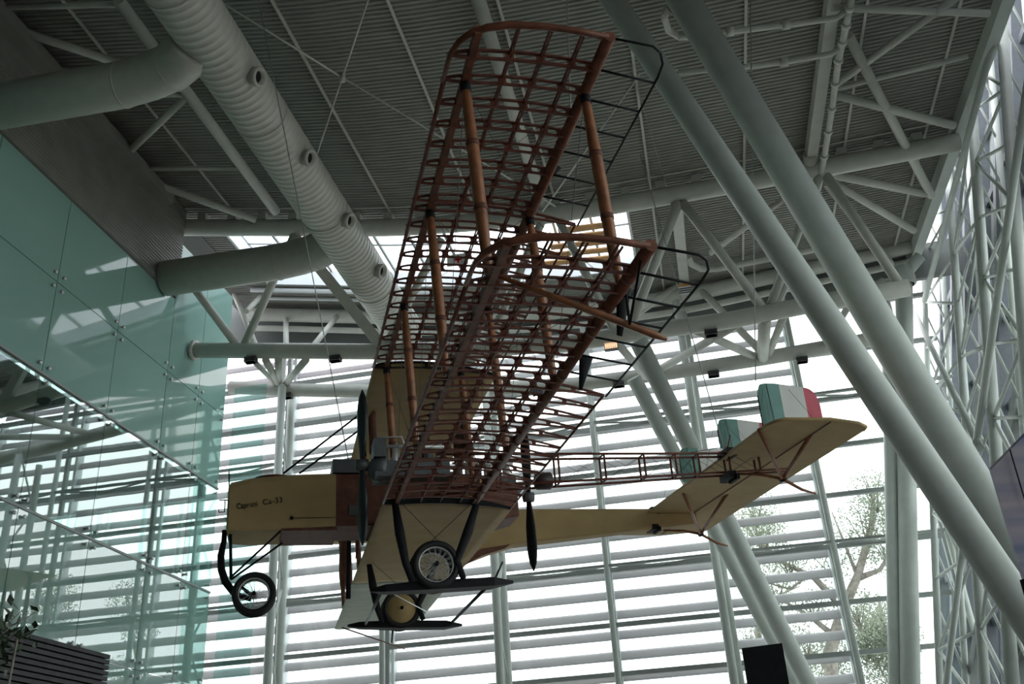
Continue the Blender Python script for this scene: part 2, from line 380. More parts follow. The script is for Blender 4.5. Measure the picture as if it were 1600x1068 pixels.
# louvre blades outside the glass, from the far left to the mullion at 4.2
lm = None
ANG = math.radians(68)
NL = 0
SEG = list(zip(MX[:9], MX[1:10]))
z = 1.0
while z < 19.6:
    for a, b in SEG:
        if z > min(zt(a), zt(b)) + .3: continue
        ex = 0
        if lm is None or abs(lm[1] - (b - a)) > .2:
            L = b - a - .06; mbl = MB(); wv, th = .34, .03
            dy, dz = math.cos(ANG) * wv / 2, math.sin(ANG) * wv / 2
            # an elliptic blade section
            sec = [(-1, 0), (-.5, .7), (0, 1), (.5, .7), (1, 0), (.5, -.7), (0, -1), (-.5, -.7)]
            pts = [(s * dy - t * th * math.sin(ANG), s * dz * 1.0 + t * th * math.cos(ANG)) for s, t in sec]
            vs = [(x, p, q) for x in (-L / 2, L / 2) for p, q in pts]
            mbl.add(vs, [(i, (i + 1) % 8, 8 + (i + 1) % 8, 8 + i) for i in range(8)], True); mbl.f += [tuple(range(8)), tuple(range(8, 16))]; mbl.sm += [False, False]
            me = mbl.mesh('louvre_blade'); me.materials.append(louvm); lm = (me, b - a)
        o = link('louvre_blade', lm[0], wall, ((a + b) / 2, YF + .75, z)); o.scale.x = (b - a - .06) / (lm[1] - .06)
        NL += 1
    z += .645
for x in MX[:10]:
    MB().box(x - .05, x + .05, YF + .55, YF + .95, 0, zt(x)).build('louvre_bracket', whitep, wall)
    MB().tube([(x, YF + .1, 6.2), (x, YF + .75, 6.2)], .04, 6).build('bracket_arm', mull, wall)

# twin lattice posts in front of the facade
def lattice_post(name, label, xa, xb, ya, yb, z0, z1, r):
    o = empty(name, (xa, ya, z0), label, 'column', None)
    for (x, y) in ((xa, ya), (xb, yb)):
        off(MB().tube([(x, y, z0), (x, y, z1)], r, 12), o).build('post', steel, o)
    mb = MB(); z = z0 + .3; k = 0
    while z < z1 - 1.2:
        p, q = ((xa, ya), (xb, yb)) if k % 2 == 0 else ((xb, yb), (xa, ya))
        mb.tube([(p[0], p[1], z), (q[0], q[1], z + 1.9)], .04, 6); z += 1.9; k += 1
    off(mb, o).build('lacing', steel, o); return o
p1 = onY(431, 800, 30.0); p2 = onY(447, 800, 31.2)
lattice_post('lattice_column', 'slim white twin tube column behind the nose of the aircraft', p1[0], p2[0], 30.0, 31.2, 0, 16.6, .14)
p1 = onY(776, 950, 30.0); p2 = onY(788, 950, 31.2)
lattice_post('lattice_column', 'slim white twin tube column behind the rear end of the wheel skids', p1[0], p2[0], 30.0, 31.2, 0, 15.3, .13)
p1 = onY(1130, 950, 30.8)
o = tubething('facade_post', 'slim white single post rising behind the tailplane', 'column', [(p1[0], 31.2, 0), (p1[0], 31.2, 18.3)], .13, steel)

# ---------------------------------------------------------------- left building: cladding, glass, slabs
wl = MB().box(XG - .25, XG + .05, -12, 24.75, 17.55, 21.2).build('wall_left', cladm); tag(wl, 'ribbed grey cladding over a teal glass wall', kind='structure')
mb = MB()
z = 17.6
while z < 20.9:
    mb.box(XG + .05, XG + .075, -6, 24.75, z, z + .05); z += .11
o = mb.build('cladding_rib', cladm, wl); o['kind'] = 'stuff'
MB().box(XG + .05, XG + .5, -12, 23.2, 19.95, 20.35).build('cladding_ledge', cladm, wl)
YS = [5.2, 8.0, 10.8, 13.6, 16.4, 19.2, 22.0, 24.75, 26.7, YEND]
ZB = [(15.0, 17.5, 't'), (12.45, 15.0, 't'), (9.1, 12.45, 'm'), (6.3, 9.1, 'l'), (3.4, 6.3, 'l'), (0.1, 3.4, 'l')]
spm = MB().lathe((0, 0, 0), (1, 0, 0), [(-.03, .03), (.05, .03), (.05, .055), (.075, .05), (.08, 0)], 8).mesh('glass_fixing'); spm.materials.append(chrome)
for i in range(len(YS) - 1):
    for z0, z1, kd in ZB:
        y0, y1 = YS[i], YS[i + 1]
        if i >= 7 and z1 > 17: z1 = 19.6
        MB().box(XG - .02, XG, y0 + .012, y1 - .012, z0 + .012, z1 - .012).build('pane', {'t': enamel, 'm': g_mid, 'l': g_low}[kd], wl)
for i in range(1, len(YS)):
    for z in (15.0, 12.45, 9.1, 6.3, 3.4):
        for dy in (-.18, .18):
            for dz in (-.2, .2):
                if i == len(YS) - 1 and dy > 0: continue
                link('glass_fixing', spm, wl, (XG, YS[i] + dy, z + dz))
MB().box(XG - .2, XG - .16, -12, YEND - .05, 12.5, 17.5).box(XG - .2, XG - .16, 24.8, YEND - .05, 17.5, 19.5).build('teal_spandrel', tealm, wl)
MB().box(-27, XG - .25, -6, YEND - .3, 12.1, 12.45).build('floor_slab', plaster, wl)
MB().box(-27, XG - .1, -6, YEND - .3, 8.95, 9.1).build('floor_slab', mull, wl)
MB().box(-27, XG - .6, -6, YEND - .6, 5.9, 6.2).build('floor_slab', plaster, wl)
MB().box(-27.3, -27, -12, YEND, 0, 21).build('inner_wall', plaster, wl)
MB().box(-27, XG - .25, -6, YEND, 20.9, 21.2).build('upper_roof', plaster, wl)
for xc, y in ((-17.0, onX(22, 640, -17.0)[1]), (-17.0, onX(148, 700, -17.0)[1]), (-17.0, onX(248, 760, -17.0)[1])):
    MB().tube([(xc, y, 0), (xc, y, 12.1)], .24, 14).build('inner_column', steel, wl)
for z in (9.1, 12.45):                                 # bright edge profile under the panes
    MB().box(XG - .06, XG + .03, 4, YEND, z - .03, z + .03).build('edge_profile', mull, wl)
# tapered glass return behind the corner
MB().box(XG + .02, XG + 1.2, YEND + .6, YEND + .62, 0.1, 16.3).build('pane', glass('return_pane', (0.80, 0.95, 0.93), .08), wl)

# ---------------------------------------------------------------- main duct
DX = onZ(270, 0, 17.6)
dx, dz, dr = -8.75, 17.55, .66
d = empty('air_duct', (dx, 6, dz), 'huge round grey spiral duct running along the roof at left', 'duct')
y = 2.0; prof = []
while y < 29.0:
    prof += [(y, dr), (y + .14, dr), (y + .15, dr + .006), (y + .19, dr + .006)]; y += .2
off(MB().lathe((dx, 0, dz), (0, 1, 0), prof, 36), d).build('duct_body', ductm, d)
for y in (9, 13.2, 17.4, 21.6, 25.8):
    off(MB().lathe((dx, y, dz), (0, 1, 0), [(-.03, dr + .004), (-.03, dr + .022), (.03, dr + .022), (.03, dr + .004)], 36), d).build('joint_band', ductm, d)
off(MB().lathe((dx, 0, dz), (0, 1, 0), [(29.0, 0), (29.0, dr)], 36), d).build('end_cap', ductm, d)
for (u, v) in [(392, 139), (474, 262), (537, 362), (588, 444)]:
    p = onX(u, v, dx + dr * .8)
    ax = Vector((.9, -.1, -.42)).normalized()
    c = V3((dx + dr * .72, p[1], dz - dr * .42))
    nb = off(MB().lathe(c, ax, [(0, .2), (.22, .2), (.24, .235), (.30, .235), (.32, .17), (.20, .13)], 18), d).build('air_nozzle', ductm, d)
    off(MB().lathe(c, ax, [(.21, 0), (.21, .14)], 18), d).build('nozzle_throat', dark, d)  # near-black disc paints the shade inside the nozzle mouth
def branch(label, u0, v0, y, zc, r):
    b = empty('branch_duct', (XG, y, zc), label, 'duct')
    pts = [(XG + .1, y, zc), (dx - 2.4, y + .1, zc), (dx - 1.7, y + .02, zc), (dx - 1.1, y - .12, zc), (dx - .62, y - .38, zc), (dx - .3, y - .65, zc)]
    off(MB().tube(pts, r, 22), b).build('duct_body', ductm, b)
    for i in (1, 3):
        dv = V3(pts[i]) - V3(pts[i - 1])
        off(MB().lathe(pts[i], dv, [(-.02, r + .002), (-.02, r + .015), (.02, r + .015), (.02, r + .002)], 22), b).build('seam_band', ductm, b)
    return b
branch('smooth grey branch duct at top left, bending into the big duct', 0, 100, 15.3, 17.35, .52)
branch('smooth grey branch duct above the teal glass, lower of two branches', 210, 400, 23.9, 17.75, .55)
# roof beam beside the duct and its bracing
bx = onRoof(330, 215, .55); 
rb = tubething('roof_beam', 'white tube beam beside the big duct on its left side', 'beam', [onRoof(185, 0, .55), onRoof(431, 330, .55)], .15)
for a, b, r in [((30, 95 / 1), (288, 150), .07), ((180, 258), (292, 150), .11), ((190, 264), (375, 262), .06), ((190, 268), (400, 343), .12), ((88, 155), (288, 148), .06), ((0, 12), (190, 8), .06), ((0, 38), (190, 100), .11)]:
    chord_part(rb, 'bracing', onRoof(*a, .5), onRoof(*b, .5), r)

# roof beams and rods along / across the deck
tubething('roof_beam', 'white tube beam crossing the deck behind the upper wing, left of the wing struts', 'beam', [onRoof(745, -8, .3), onRoof(850, 326, .3)], .17)
rods = [((340, 0), (535, 121)), ((535, 121), (868, 322)), ((575, 0), (535, 121)), ((535, 121), (486, 268)), ((1040, 12), (1170, 130)), ((1000, 115), (848, 330)), ((1150, 70), (960, 280))]
o = empty('bracing_rod', onRoof(535, 121, .35), 'crossed thin white tension rods under the deck with a central clamp', 'rod')
for a, b in rods[:4]:
    chord_part(o, 'rod', onRoof(*a, .8), onRoof(*b, .8), .026, n=6)
off(MB().lathe(onRoof(535, 121, .8), (0, 0, 1), [(-.12, 0), (-.12, .07), (.12, .07), (.12, 0)], 10), o).build('clamp', steel_w, o)
for a, b, l in ((rods[4][0], rods[4][1], 'thin white rod behind the two big sloping columns at the top'), (rods[5][0], rods[5][1], 'thin white rod slanting down behind the black upper aileron frame')):
    tubething('bracing_rod', l, 'rod', [onRoof(*a, .9), onRoof(*b, .9)], .028, n=6)
# right hand roof framing
gb = empty('roof_beam', onRoof(1300, 0, .3), 'rectangular white roof beam beside the fire pipe, ending above the corner', 'beam')
off(MB().bar(onRoof(1302, -10, .3), onRoof(1266, 248, .3), .3, .36), gb).build('beam_body', steel_w, gb)
off(MB().tube([onRoof(1266, 240, .35), onRoof(1264, 275, .5)], .2, 12), gb).build('beam_end', steel_w, gb)
for a, b, r, l in [((1325, 55), (1455, 305), .13, None), ((1308, 130), (1500, -8), .1, None), ((1308, 138), (1512, 88), .07, None), ((1305, 148), (1490, 196), .12, None), ((1287, 270), (1446, 302), .13, None), ((1287, 276), (1428, 360), .12, None), ((1300, 12), (1545, 21), .09, None), ((1290, 285), (1395, 420), .12, None), ((1345, 355), (1405, 425), .1, None), ((1225, 310), (1110, 395), .1, None)]:
    chord_part(gb, 'bracing', onRoof(*a, .5), onRoof(*b, .5), r)
fp = empty('fire_pipe', onRoof(1330, 0, .75), 'white jointed fire pipe with two side branches beside the rectangular beam', 'pipe')
FPT = [onRoof(1332, -12, .75), onRoof(1322, 40, .75), onRoof(1310, 95, .75), onRoof(1300, 170, .75), onRoof(1288, 245, .75), onRoof(1278, 300, .75)]
off(MB().tube(FPT, .085, 10), fp).build('pipe', steel_w, fp)
for p, q in zip(FPT, FPT[1:]):
    for t in (.45, .98):
        c = V3(p).lerp(V3(q), t); off(MB().lathe(c, V3(q) - V3(p), [(-.06, .086), (-.06, .115), (.06, .115), (.06, .086)], 12), fp).build('coupling', steel_w, fp)
for pts in ([(1060, 57), (1140, 49), (1228, 39), (1308, 28), (1320, 18)], [(1060, 113), (1140, 107), (1225, 97), (1300, 84), (1314, 74)]):
    P = [onRoof(u, v, .75) for u, v in pts]
    off(MB().tube(P, .075, 10), fp).build('branch_pipe', steel_w, fp)
    for p, q in ((P[0], P[1]), (P[1], P[2])):
        off(MB().lathe(q, V3(q) - V3(p), [(-.09, .076), (-.09, .115), (.09, .115), (.09, .076)], 12), fp).build('coupling', steel_w, fp)
tubething('service_pipe', 'short hooked pipe between the tops of the two big columns', 'pipe', [onRoof(1043, 12, .6), onRoof(1038, 28, .6), onRoof(1045, 48, .6), onRoof(1062, 58, .6), onRoof(1090, 56, .6)], .085)
# eaves box beam
eb = MB().bar(onRoof(1574, -14, .2), onRoof(1416, 432, .2), .32, .42).build('eaves_beam', steel); tag(eb, 'white box beam along the right roof edge, running down to the corner', 'beam')

# ---------------------------------------------------------------- right glass wall
RT = onY(1415, 430, 32.0); RB_ = onY(1402, 1020, 32.0)
lean = V3(RT) - V3(RB_); RN = np.array(lean.cross(Vector((0, 1, 0))).normalized())
def onR(u, v, d=0.0): return onP(u, v, np.array(RT) + RN * (d if RN[0] > 0 else -d), RN)
rdir = np.array(lean.normalized())
def rpt(y, z, d=0.0):
    nn = RN if RN[0] > 0 else -RN
    b = np.array(RB_) + nn * d; k = (z - b[2]) / rdir[2]; return (b[0] + rdir[0] * k, y, z)
mb = MB()
wr = empty_wr = None
wr = MB().hexa([rpt(-12, -.2, 2.0), rpt(YF, -.2, 2.0), rpt(YF, 1.0, 2.0), rpt(-12, 1.0, 2.0), rpt(-12, -.2, 2.3), rpt(YF, -.2, 2.3), rpt(YF, 1.0, 2.3), rpt(-12, 1.0, 2.3)]).build('wall_right', framed)
tag(wr, 'leaning glass wall with slate grey frames at right', kind='structure')
panelm = mat('grey_panel', (0.40, 0.43, 0.41), 0.5, var=0.05, scale=.8)
yy = [36.5, 34.2, 31.9, 29.6, 27.3, 25.0, 22.7, 20.4, 18.1, 15.8, 13.5, 11.2, 8.0, 4.8, 1.6, -1.6, -4.8, -8, -11.8]
zz = [1.0, 3.6, 6.2, 8.8, 11.4, 14.0, 16.6, 19.2, 21.8, 24.4, 27.0]
for y in yy:
    MB().bar(rpt(y, 0, 2.1), rpt(y, 27.0, 2.1), .34, .5, (1, 0, 0)).build('frame_mullion', framed, wr)
for z in zz[1:]:
    MB().bar(rpt(-11.8, z, 2.1), rpt(36.5, z, 2.1), .14, .2).build('frame_transom', framed, wr)
for i in range(len(yy) - 1):
    for k in range(len(zz) - 1):
        a, b, c, e = rpt(yy[i] - .17, zz[k], 2.2), rpt(yy[i + 1] + .17, zz[k], 2.2), rpt(yy[i + 1] + .17, zz[k + 1], 2.2), rpt(yy[i] - .17, zz[k + 1], 2.2)
        solid = zz[k] > 16 or (zz[k] > 13 and i > 5)
        MB().prism([a, b, c, e], (.04, 0, 0)).build('wall_panel' if solid else 'pane', panelm if solid else g_clear, wr)
for (y0, z0, y1, z1) in [(31.5, 4, 22.7, 13), (27, 3, 18, 12), (31.5, 10, 22.5, 19), (22.7, 3, 13.5, 12), (18, 10, 9, 19), (31.5, -1, 26, 4)]:
    MB().bar(rpt(y0, z0, 1.75), rpt(y1, z1, 1.75), .22, .22).build('wind_brace', mull, wr)
# space lattice columns standing inside the leaning glass
def lat(name, label, top, bot, d, r=.1):
    a, b = onR(*top, d), onR(*bot, d); b = a + (b - a) * ((a[2] - .05) / (a[2] - b[2])); o = empty(name, b, label, 'column')
    off(MB().tube([b, a], r, 12), o).build('chord', steel, o); return o, V3(a), V3(b)
LT = []
for i, (top, bot, l) in enumerate([((1437, 270), (1467, 1030), 'lattice column chord nearest the hall corner, inside the right glass'), ((1476, 190), (1536, 1030), 'second lattice column chord from the hall corner at right'),
                      ((1508, 20), (1581, 1060), 'third lattice column chord from the hall corner, the thickest, right of the eaves beam'), ((1560, -30), (1640, 1060), 'nearest lattice column chord at the right picture edge')]):
    o, a, b = lat('lattice_column', l, top, bot, .8, [.10, .115, .14, .14][i])
    LT.append((o, a, b))
    # second chord deeper into the wall, and lacing
    nn = V3(RN if RN[0] > 0 else -RN)
    a2, b2 = a + nn * .75 + Vector((0, .5, 0)), b + nn * .75 + Vector((0, .5, 0))
    off(MB().tube([b2, a2], .09, 10), o).build('chord', steel, o)
    mb = MB(); n = 14
    for k in range(n):
        t0, t1_ = k / n, (k + 1) / n
        mb.tube([a.lerp(b, t0), a2.lerp(b2, t1_)], .035, 6)
    off(mb, o).build('lacing', steel, o)
mb = MB()
for (o1, a, b), (o2, a2, b2) in zip(LT, LT[1:]):
    for k in range(12):
        t = (k + .2) / 12
        p, q = a.lerp(b, t), a2.lerp(b2, t)
        off(MB().tube([p, q], .045, 6), o1).build('tie', steel, o1)
        q2 = a2.lerp(b2, min(1, t + 1 / 12)); p2 = a.lerp(b, min(1, t + 1 / 12))
        off(MB().tube([p, q2] if k % 2 else [p2, q], .05, 6), o1).build('diagonal', steel, o1)
# long thin diagonals that cross the lattice
for a, b, r, l in [((1413, 455), (1532, 700), .09, 'long thin strut falling from the corner node across the right lattice'), ((1622, 20), (1526, 690), .09, 'steep strut crossing the thickest lattice chord'),
                   ((1515, 770), (1462, 1200), .08, 'short steep strut low in the right lattice'), ((1572, -10), (1444, 470), .09, 'long strut parallel to the eaves beam on its right')]:
    tubething('wall_strut', l, 'strut', [onR(*a, .55), onR(*b, .55)], r, steel)
# corner node and columns
cn = empty('corner_column', (RT[0], 32, 0), 'twin white tube column at the hall corner below the eaves node', 'column')
for (u0, v0, u1, v1, r, yy_) in [(1412, 430, 1422, 1040, .28, 31.2), (1388, 560, 1399, 1040, .2, 31.4)]:
    a, b = onY(u0, v0, yy_), onY(u1, v1, yy_); b2 = V3(b) + (V3(b) - V3(a)).normalized() * 7.5
    off(MB().tube([b2, a], r, 16), cn).build('tube', steel, cn)
off(MB().lathe(onY(1412, 432, 31.2), (0, 0, 1), [(-.35, .28), (-.3, .36), (.3, .36), (.35, .2)], 14), cn).build('node_collar', steel, cn)
for a, b in [((1412, 432), (1388, 448)), ((1414, 428), (1438, 400)), ((1400, 440), (1362, 450))]:
    off(MB().tube([onY(*a, 31.2), onY(*b, 31.0)], .2, 10), cn).build('stub', steel, cn)

# ---------------------------------------------------------------- big sloping columns
def big(label, a, da, b, db, r0, r1, ext):
    pa = CAM + ray(*a) * da; pb = CAM + ray(*b) * db
    v = V3(pb) - V3(pa); e = V3(pb) + v.normalized() * ext
    o = empty('sloping_column', e, label, 'column'); off(MB().tube([e, pa], [r1, r0], 40), o).build('shaft', steel, o); return o, V3(pa), V3(pb), e
c1, _, _, _ = big('thick white sloping column, left one of the front pair, crossing behind the wing tips', (943.5, -20), 22.6, (1603, 961), 14.2, .26, .26, 2.0)
c2, _, _, _ = big('thick white sloping column, right one of the front pair', (1056, -20), 22.4, (1646, 961), 17.9, .352, .352, 1.5)
big('slimmer sloping column behind the tail, right one of the rear pair', (997, 532), 28.2, (1234, 1010), 28.4, .255, .255, 6.5)
big('slimmer sloping column behind the tail, left one of the rear pair', (990, 590), 29.6, (1214, 1010), 29.8, .22, .22, 6.5)

# ---------------------------------------------------------------- spotlights hung under the truss tubes
spots = [((392, 562), 26, 'left end of the front truss tube, by the glass'), ((524, 560), 26, 'front truss tube, second from the glass'), ((449, 618), 30.5, 'rear truss tube above the nose'),
         ((1111, 520), 26, 'front truss tube right of the lower wing tip'), ((1115, 584), 30.5, 'rear truss tube left of the rudders'), ((1253, 562), 30.5, 'rear truss tube right above the rudders'), ((967, 600), 30.5, 'rear truss tube beside the sloping columns'), ((840, 612), 30.5, 'rear truss tube behind the skeleton wing')]
for (u, v), Y, wh in spots:
    p = V3(onY(u, v, Y - .1)); o = empty('spotlight', p, 'small black box spotlight under the ' + wh, 'spotlight', 'spotlights under the truss tubes')
    mb = MB()
    for k in range(5): mb.box(-.18, .18, -.13, .13, -.09 + k * .035, -.072 + k * .035)
    mb.box(-.15, .15, -.1, .1, -.09, .07); mb.build('housing', mat('lamp_grey', (.09, .09, .09), .5), o)
    MB().tube([(-.16, 0, .02), (-.16, 0, .17), (.16, 0, .17), (.16, 0, .02)], .014, 6).build('yoke', black, o)
    MB().tube([(0, 0, .17), (0, 0, .32)], .025, 8).build('stem', black, o)
p = V3(onY(955, 541, 26)); o = empty('spotlight', p, 'lit amber spotlight behind the trailing wire of the lower wing', 'spotlight')
em = bpy.data.materials.new('lamp_glow'); em.use_nodes = True; em.node_tree.nodes['Principled BSDF'].inputs['Emission Color'].default_value = (1, .62, .35, 1); em.node_tree.nodes['Principled BSDF'].inputs['Emission Strength'].default_value = .8
mb = MB()
mb.box(-.2, .2, -.05, .12, -.1, .1); mb.build('housing', alu, o)
mb = MB()
for k in range(6):
    for j in range(2): mb.box(-.18 + k * .062, -.13 + k * .062, -.08, -.05, -.08 + j * .085, -.01 + j * .085)
mb.build('lamp_lens', em, o)
MB().tube([(0, 0, .1), (0, 0, .3)], .025, 8).build('stem', black, o)
# small signs far behind the wing
p = V3(onY(716, 405, 25.6)); o = empty('sign_board', p, 'small white sign with a red cross behind the upper wing ribs', 'sign')
MB().box(-.36, .3, 0, .03, -.2, .2).build('board', whitep, o)
MB().box(-.04, .04, -.012, 0, -.13, .13).box(-.13, .13, -.012, 0, -.04, .04).build('red_cross', redm, o)
p = V3(onY(1070, 452, 29.5)); o = empty('sign_plate', p, 'small striped plate at the junction under the flat brace', 'sign')
MB().box(-.22, .22, 0, .03, -.16, .22).build('plate', whitep, o)
MB().box(-.22, .22, -.01, 0, .12, .22).build('amber_stripe', pine, o)
for k in range(3): MB().box(-.22, .22, -.01, 0, -.14 + k * .08, -.1 + k * .08).build('grey_stripe', alu, o)

# ================================================================== AIRCRAFT
A = Matrix(((-0.91422, 0.4052, 0.00413, -5.9329), (-0.40491, -0.91307, -0.04846, 17.3657), (-0.01586, -0.04597, 0.99882, 6.8828), (0, 0, 0, 1)))
ac = bpy.data.objects.new('biplane', None); COL.objects.link(ac); ac.matrix_world = A; ac.empty_display_size = 1
tag(ac, 'old cream bomber biplane hanging from the roof, near wings stripped to a wooden skeleton', 'aircraft')
INV = np.linalg.inv(np.array(A)); CL = (INV @ np.append(CAM, 1))[:3]
def aray(u, v): return INV[:3, :3] @ ray(u, v)
def aY(u, v, y):
    r = aray(u, v); return CL + r * ((y - CL[1]) / r[1])
def aZ(u, v, z):
    r = aray(u, v); return CL + r * ((z - CL[2]) / r[2])
def P(name, mb, material, parent=None): return mb.build(name, material, ac if parent is None else parent)

CH, GAP, STAG, XR, XF, YB, SB, YS2, SO, YR1, ST = 2.209, 2.443, .135, 1.556, .23, 2.358, .407, 7.642, .393, 10.635, .4956
DH = -.005
def zc(s): return .40 * s * (1 - s) - .104 * s
def th(s): return float(np.interp(s, [0, .03, .07, .12, .2, .4, .6, .7, .85, 1], [.018, .052, .078, .094, .102, .104, .098, .09, .05, .012]))
def wing_pt(up, s, y, side=0):           # s 0 at the leading edge, 1 at the trailing edge; side -1 lower skin, 1 upper skin
    z = zc(s) + side * th(s) / 2
    return (-s * CH + (STAG if up else 0), y, z + ((GAP + DH * (abs(y) - 5)) if up else 0))
SS = [0.0, .03, .07, .12, .2, .3, .4, .5, .6, .704]
def rib(up, y, s1, wood_mat, name, parent, w=.034):
    mb = MB(); ss = [s for s in SS if s <= s1 + 1e-6] + ([.8, .9, .985] if s1 > .8 else [])
    for side in (-1, 1):
        for a, b in zip(ss, ss[1:]):
            p, q = wing_pt(up, a, y, side), wing_pt(up, b, y, side)
            t = .021
            mb.hexa([(p[0], p[1] - w / 2, p[2] - t / 2), (p[0], p[1] + w / 2, p[2] - t / 2), (q[0], q[1] + w / 2, q[2] - t / 2), (q[0], q[1] - w / 2, q[2] - t / 2),
                     (p[0], p[1] - w / 2, p[2] + t / 2), (p[0], p[1] + w / 2, p[2] + t / 2), (q[0], q[1] + w / 2, q[2] + t / 2), (q[0], q[1] - w / 2, q[2] + t / 2)])
    webs = [(.0, .03), (.085, .14), (.265, .305), (.415, .455), (.565, .605), (.655, .704)] + ([(.80, .825), (.91, .985)] if s1 > .8 else [])
    for a, b in webs:
        k = 2
        p0, p1, q0, q1 = wing_pt(up, a, y, -1), wing_pt(up, a, y, 1), wing_pt(up, b, y, -1), wing_pt(up, b, y, 1)
        mb.hexa([(p0[0], y - .006, p0[2]), (p0[0], y + .006, p0[2]), (q0[0], y + .006, q0[2]), (q0[0], y - .006, q0[2]), (p1[0], y - .006, p1[2]), (p1[0], y + .006, p1[2]), (q1[0], y + .006, q1[2]), (q1[0], y - .006, q1[2])])
        # rounded shoulders of the lightening holes
        for s, sg in ((a, -1), (b, 1)):
            if s + sg * .02 > 1: continue
            c0, c1, c2 = wing_pt(up, s + sg * .018, y, -1), wing_pt(up, s + sg * .018, y, 1), wing_pt(up, s, y, 0)
            e0, e1 = wing_pt(up, s, y, -1), wing_pt(up, s, y, 1)
            for cc, ee in ((c0, e0), (c1, e1)):
                mid = (c2[0], y, ee[2] + (c2[2] - ee[2]) * .6)
                mb.add([(cc[0], y - .006, cc[2]), (ee[0], y - .006, ee[2]), (mid[0], y - .006, mid[2]), (cc[0], y + .006, cc[2]), (ee[0], y + .006, ee[2]), (mid[0], y + .006, mid[2])], [(0, 1, 2), (5, 4, 3), (0, 2, 5, 3), (0, 1, 4, 3), (1, 2, 5, 4)])
    return mb.build(name, wood_mat, parent)

def skin(up, y0, y1, n, sweep_tip=False, y_tip=None):
    ys = np.linspace(y0, y1, n); S2 = [0, .02, .06, .12, .22, .34, .46, .58, .7, .82, .92, 1.0]
    vs = []; fs = []
    rows = []
    for i, y in enumerate(ys):
        ring = []
        sag = .010 * math.sin(i * math.pi / 2 + math.pi / 4) if 0 < i < n - 1 else 0
        for s in S2: ring.append(wing_pt(up, s, y, 1))
        for s in S2[::-1][1:-1]:
            q = wing_pt(up, s, y, -1); ring.append((q[0], q[1], q[2] + sag))
        rows.append(ring)
    m_ = len(rows[0]); mb = MB()
    mb.add([p for r in rows for p in r], [(i * m_ + j, i * m_ + (j + 1) % m_, (i + 1) * m_ + (j + 1) % m_, (i + 1) * m_ + j) for i in range(n - 1) for j in range(m_)], True)
    mb.f += [tuple(range(m_)), tuple((n - 1) * m_ + j for j in range(m_))]; mb.sm += [False, False]
    return mb

def tip_curve(up):
    pts = [wing_pt(up, 0, y) for y in (10.2, 10.5)]
    for s, y in [(.005, 10.66), (.03, 10.83), (.075, 10.95), (.14, 11.03), (.24, 11.09), (.4, 11.11), (.55, 11.11), (.70, 11.10)]:
        pts.append(wing_pt(up, s, y))
    return pts

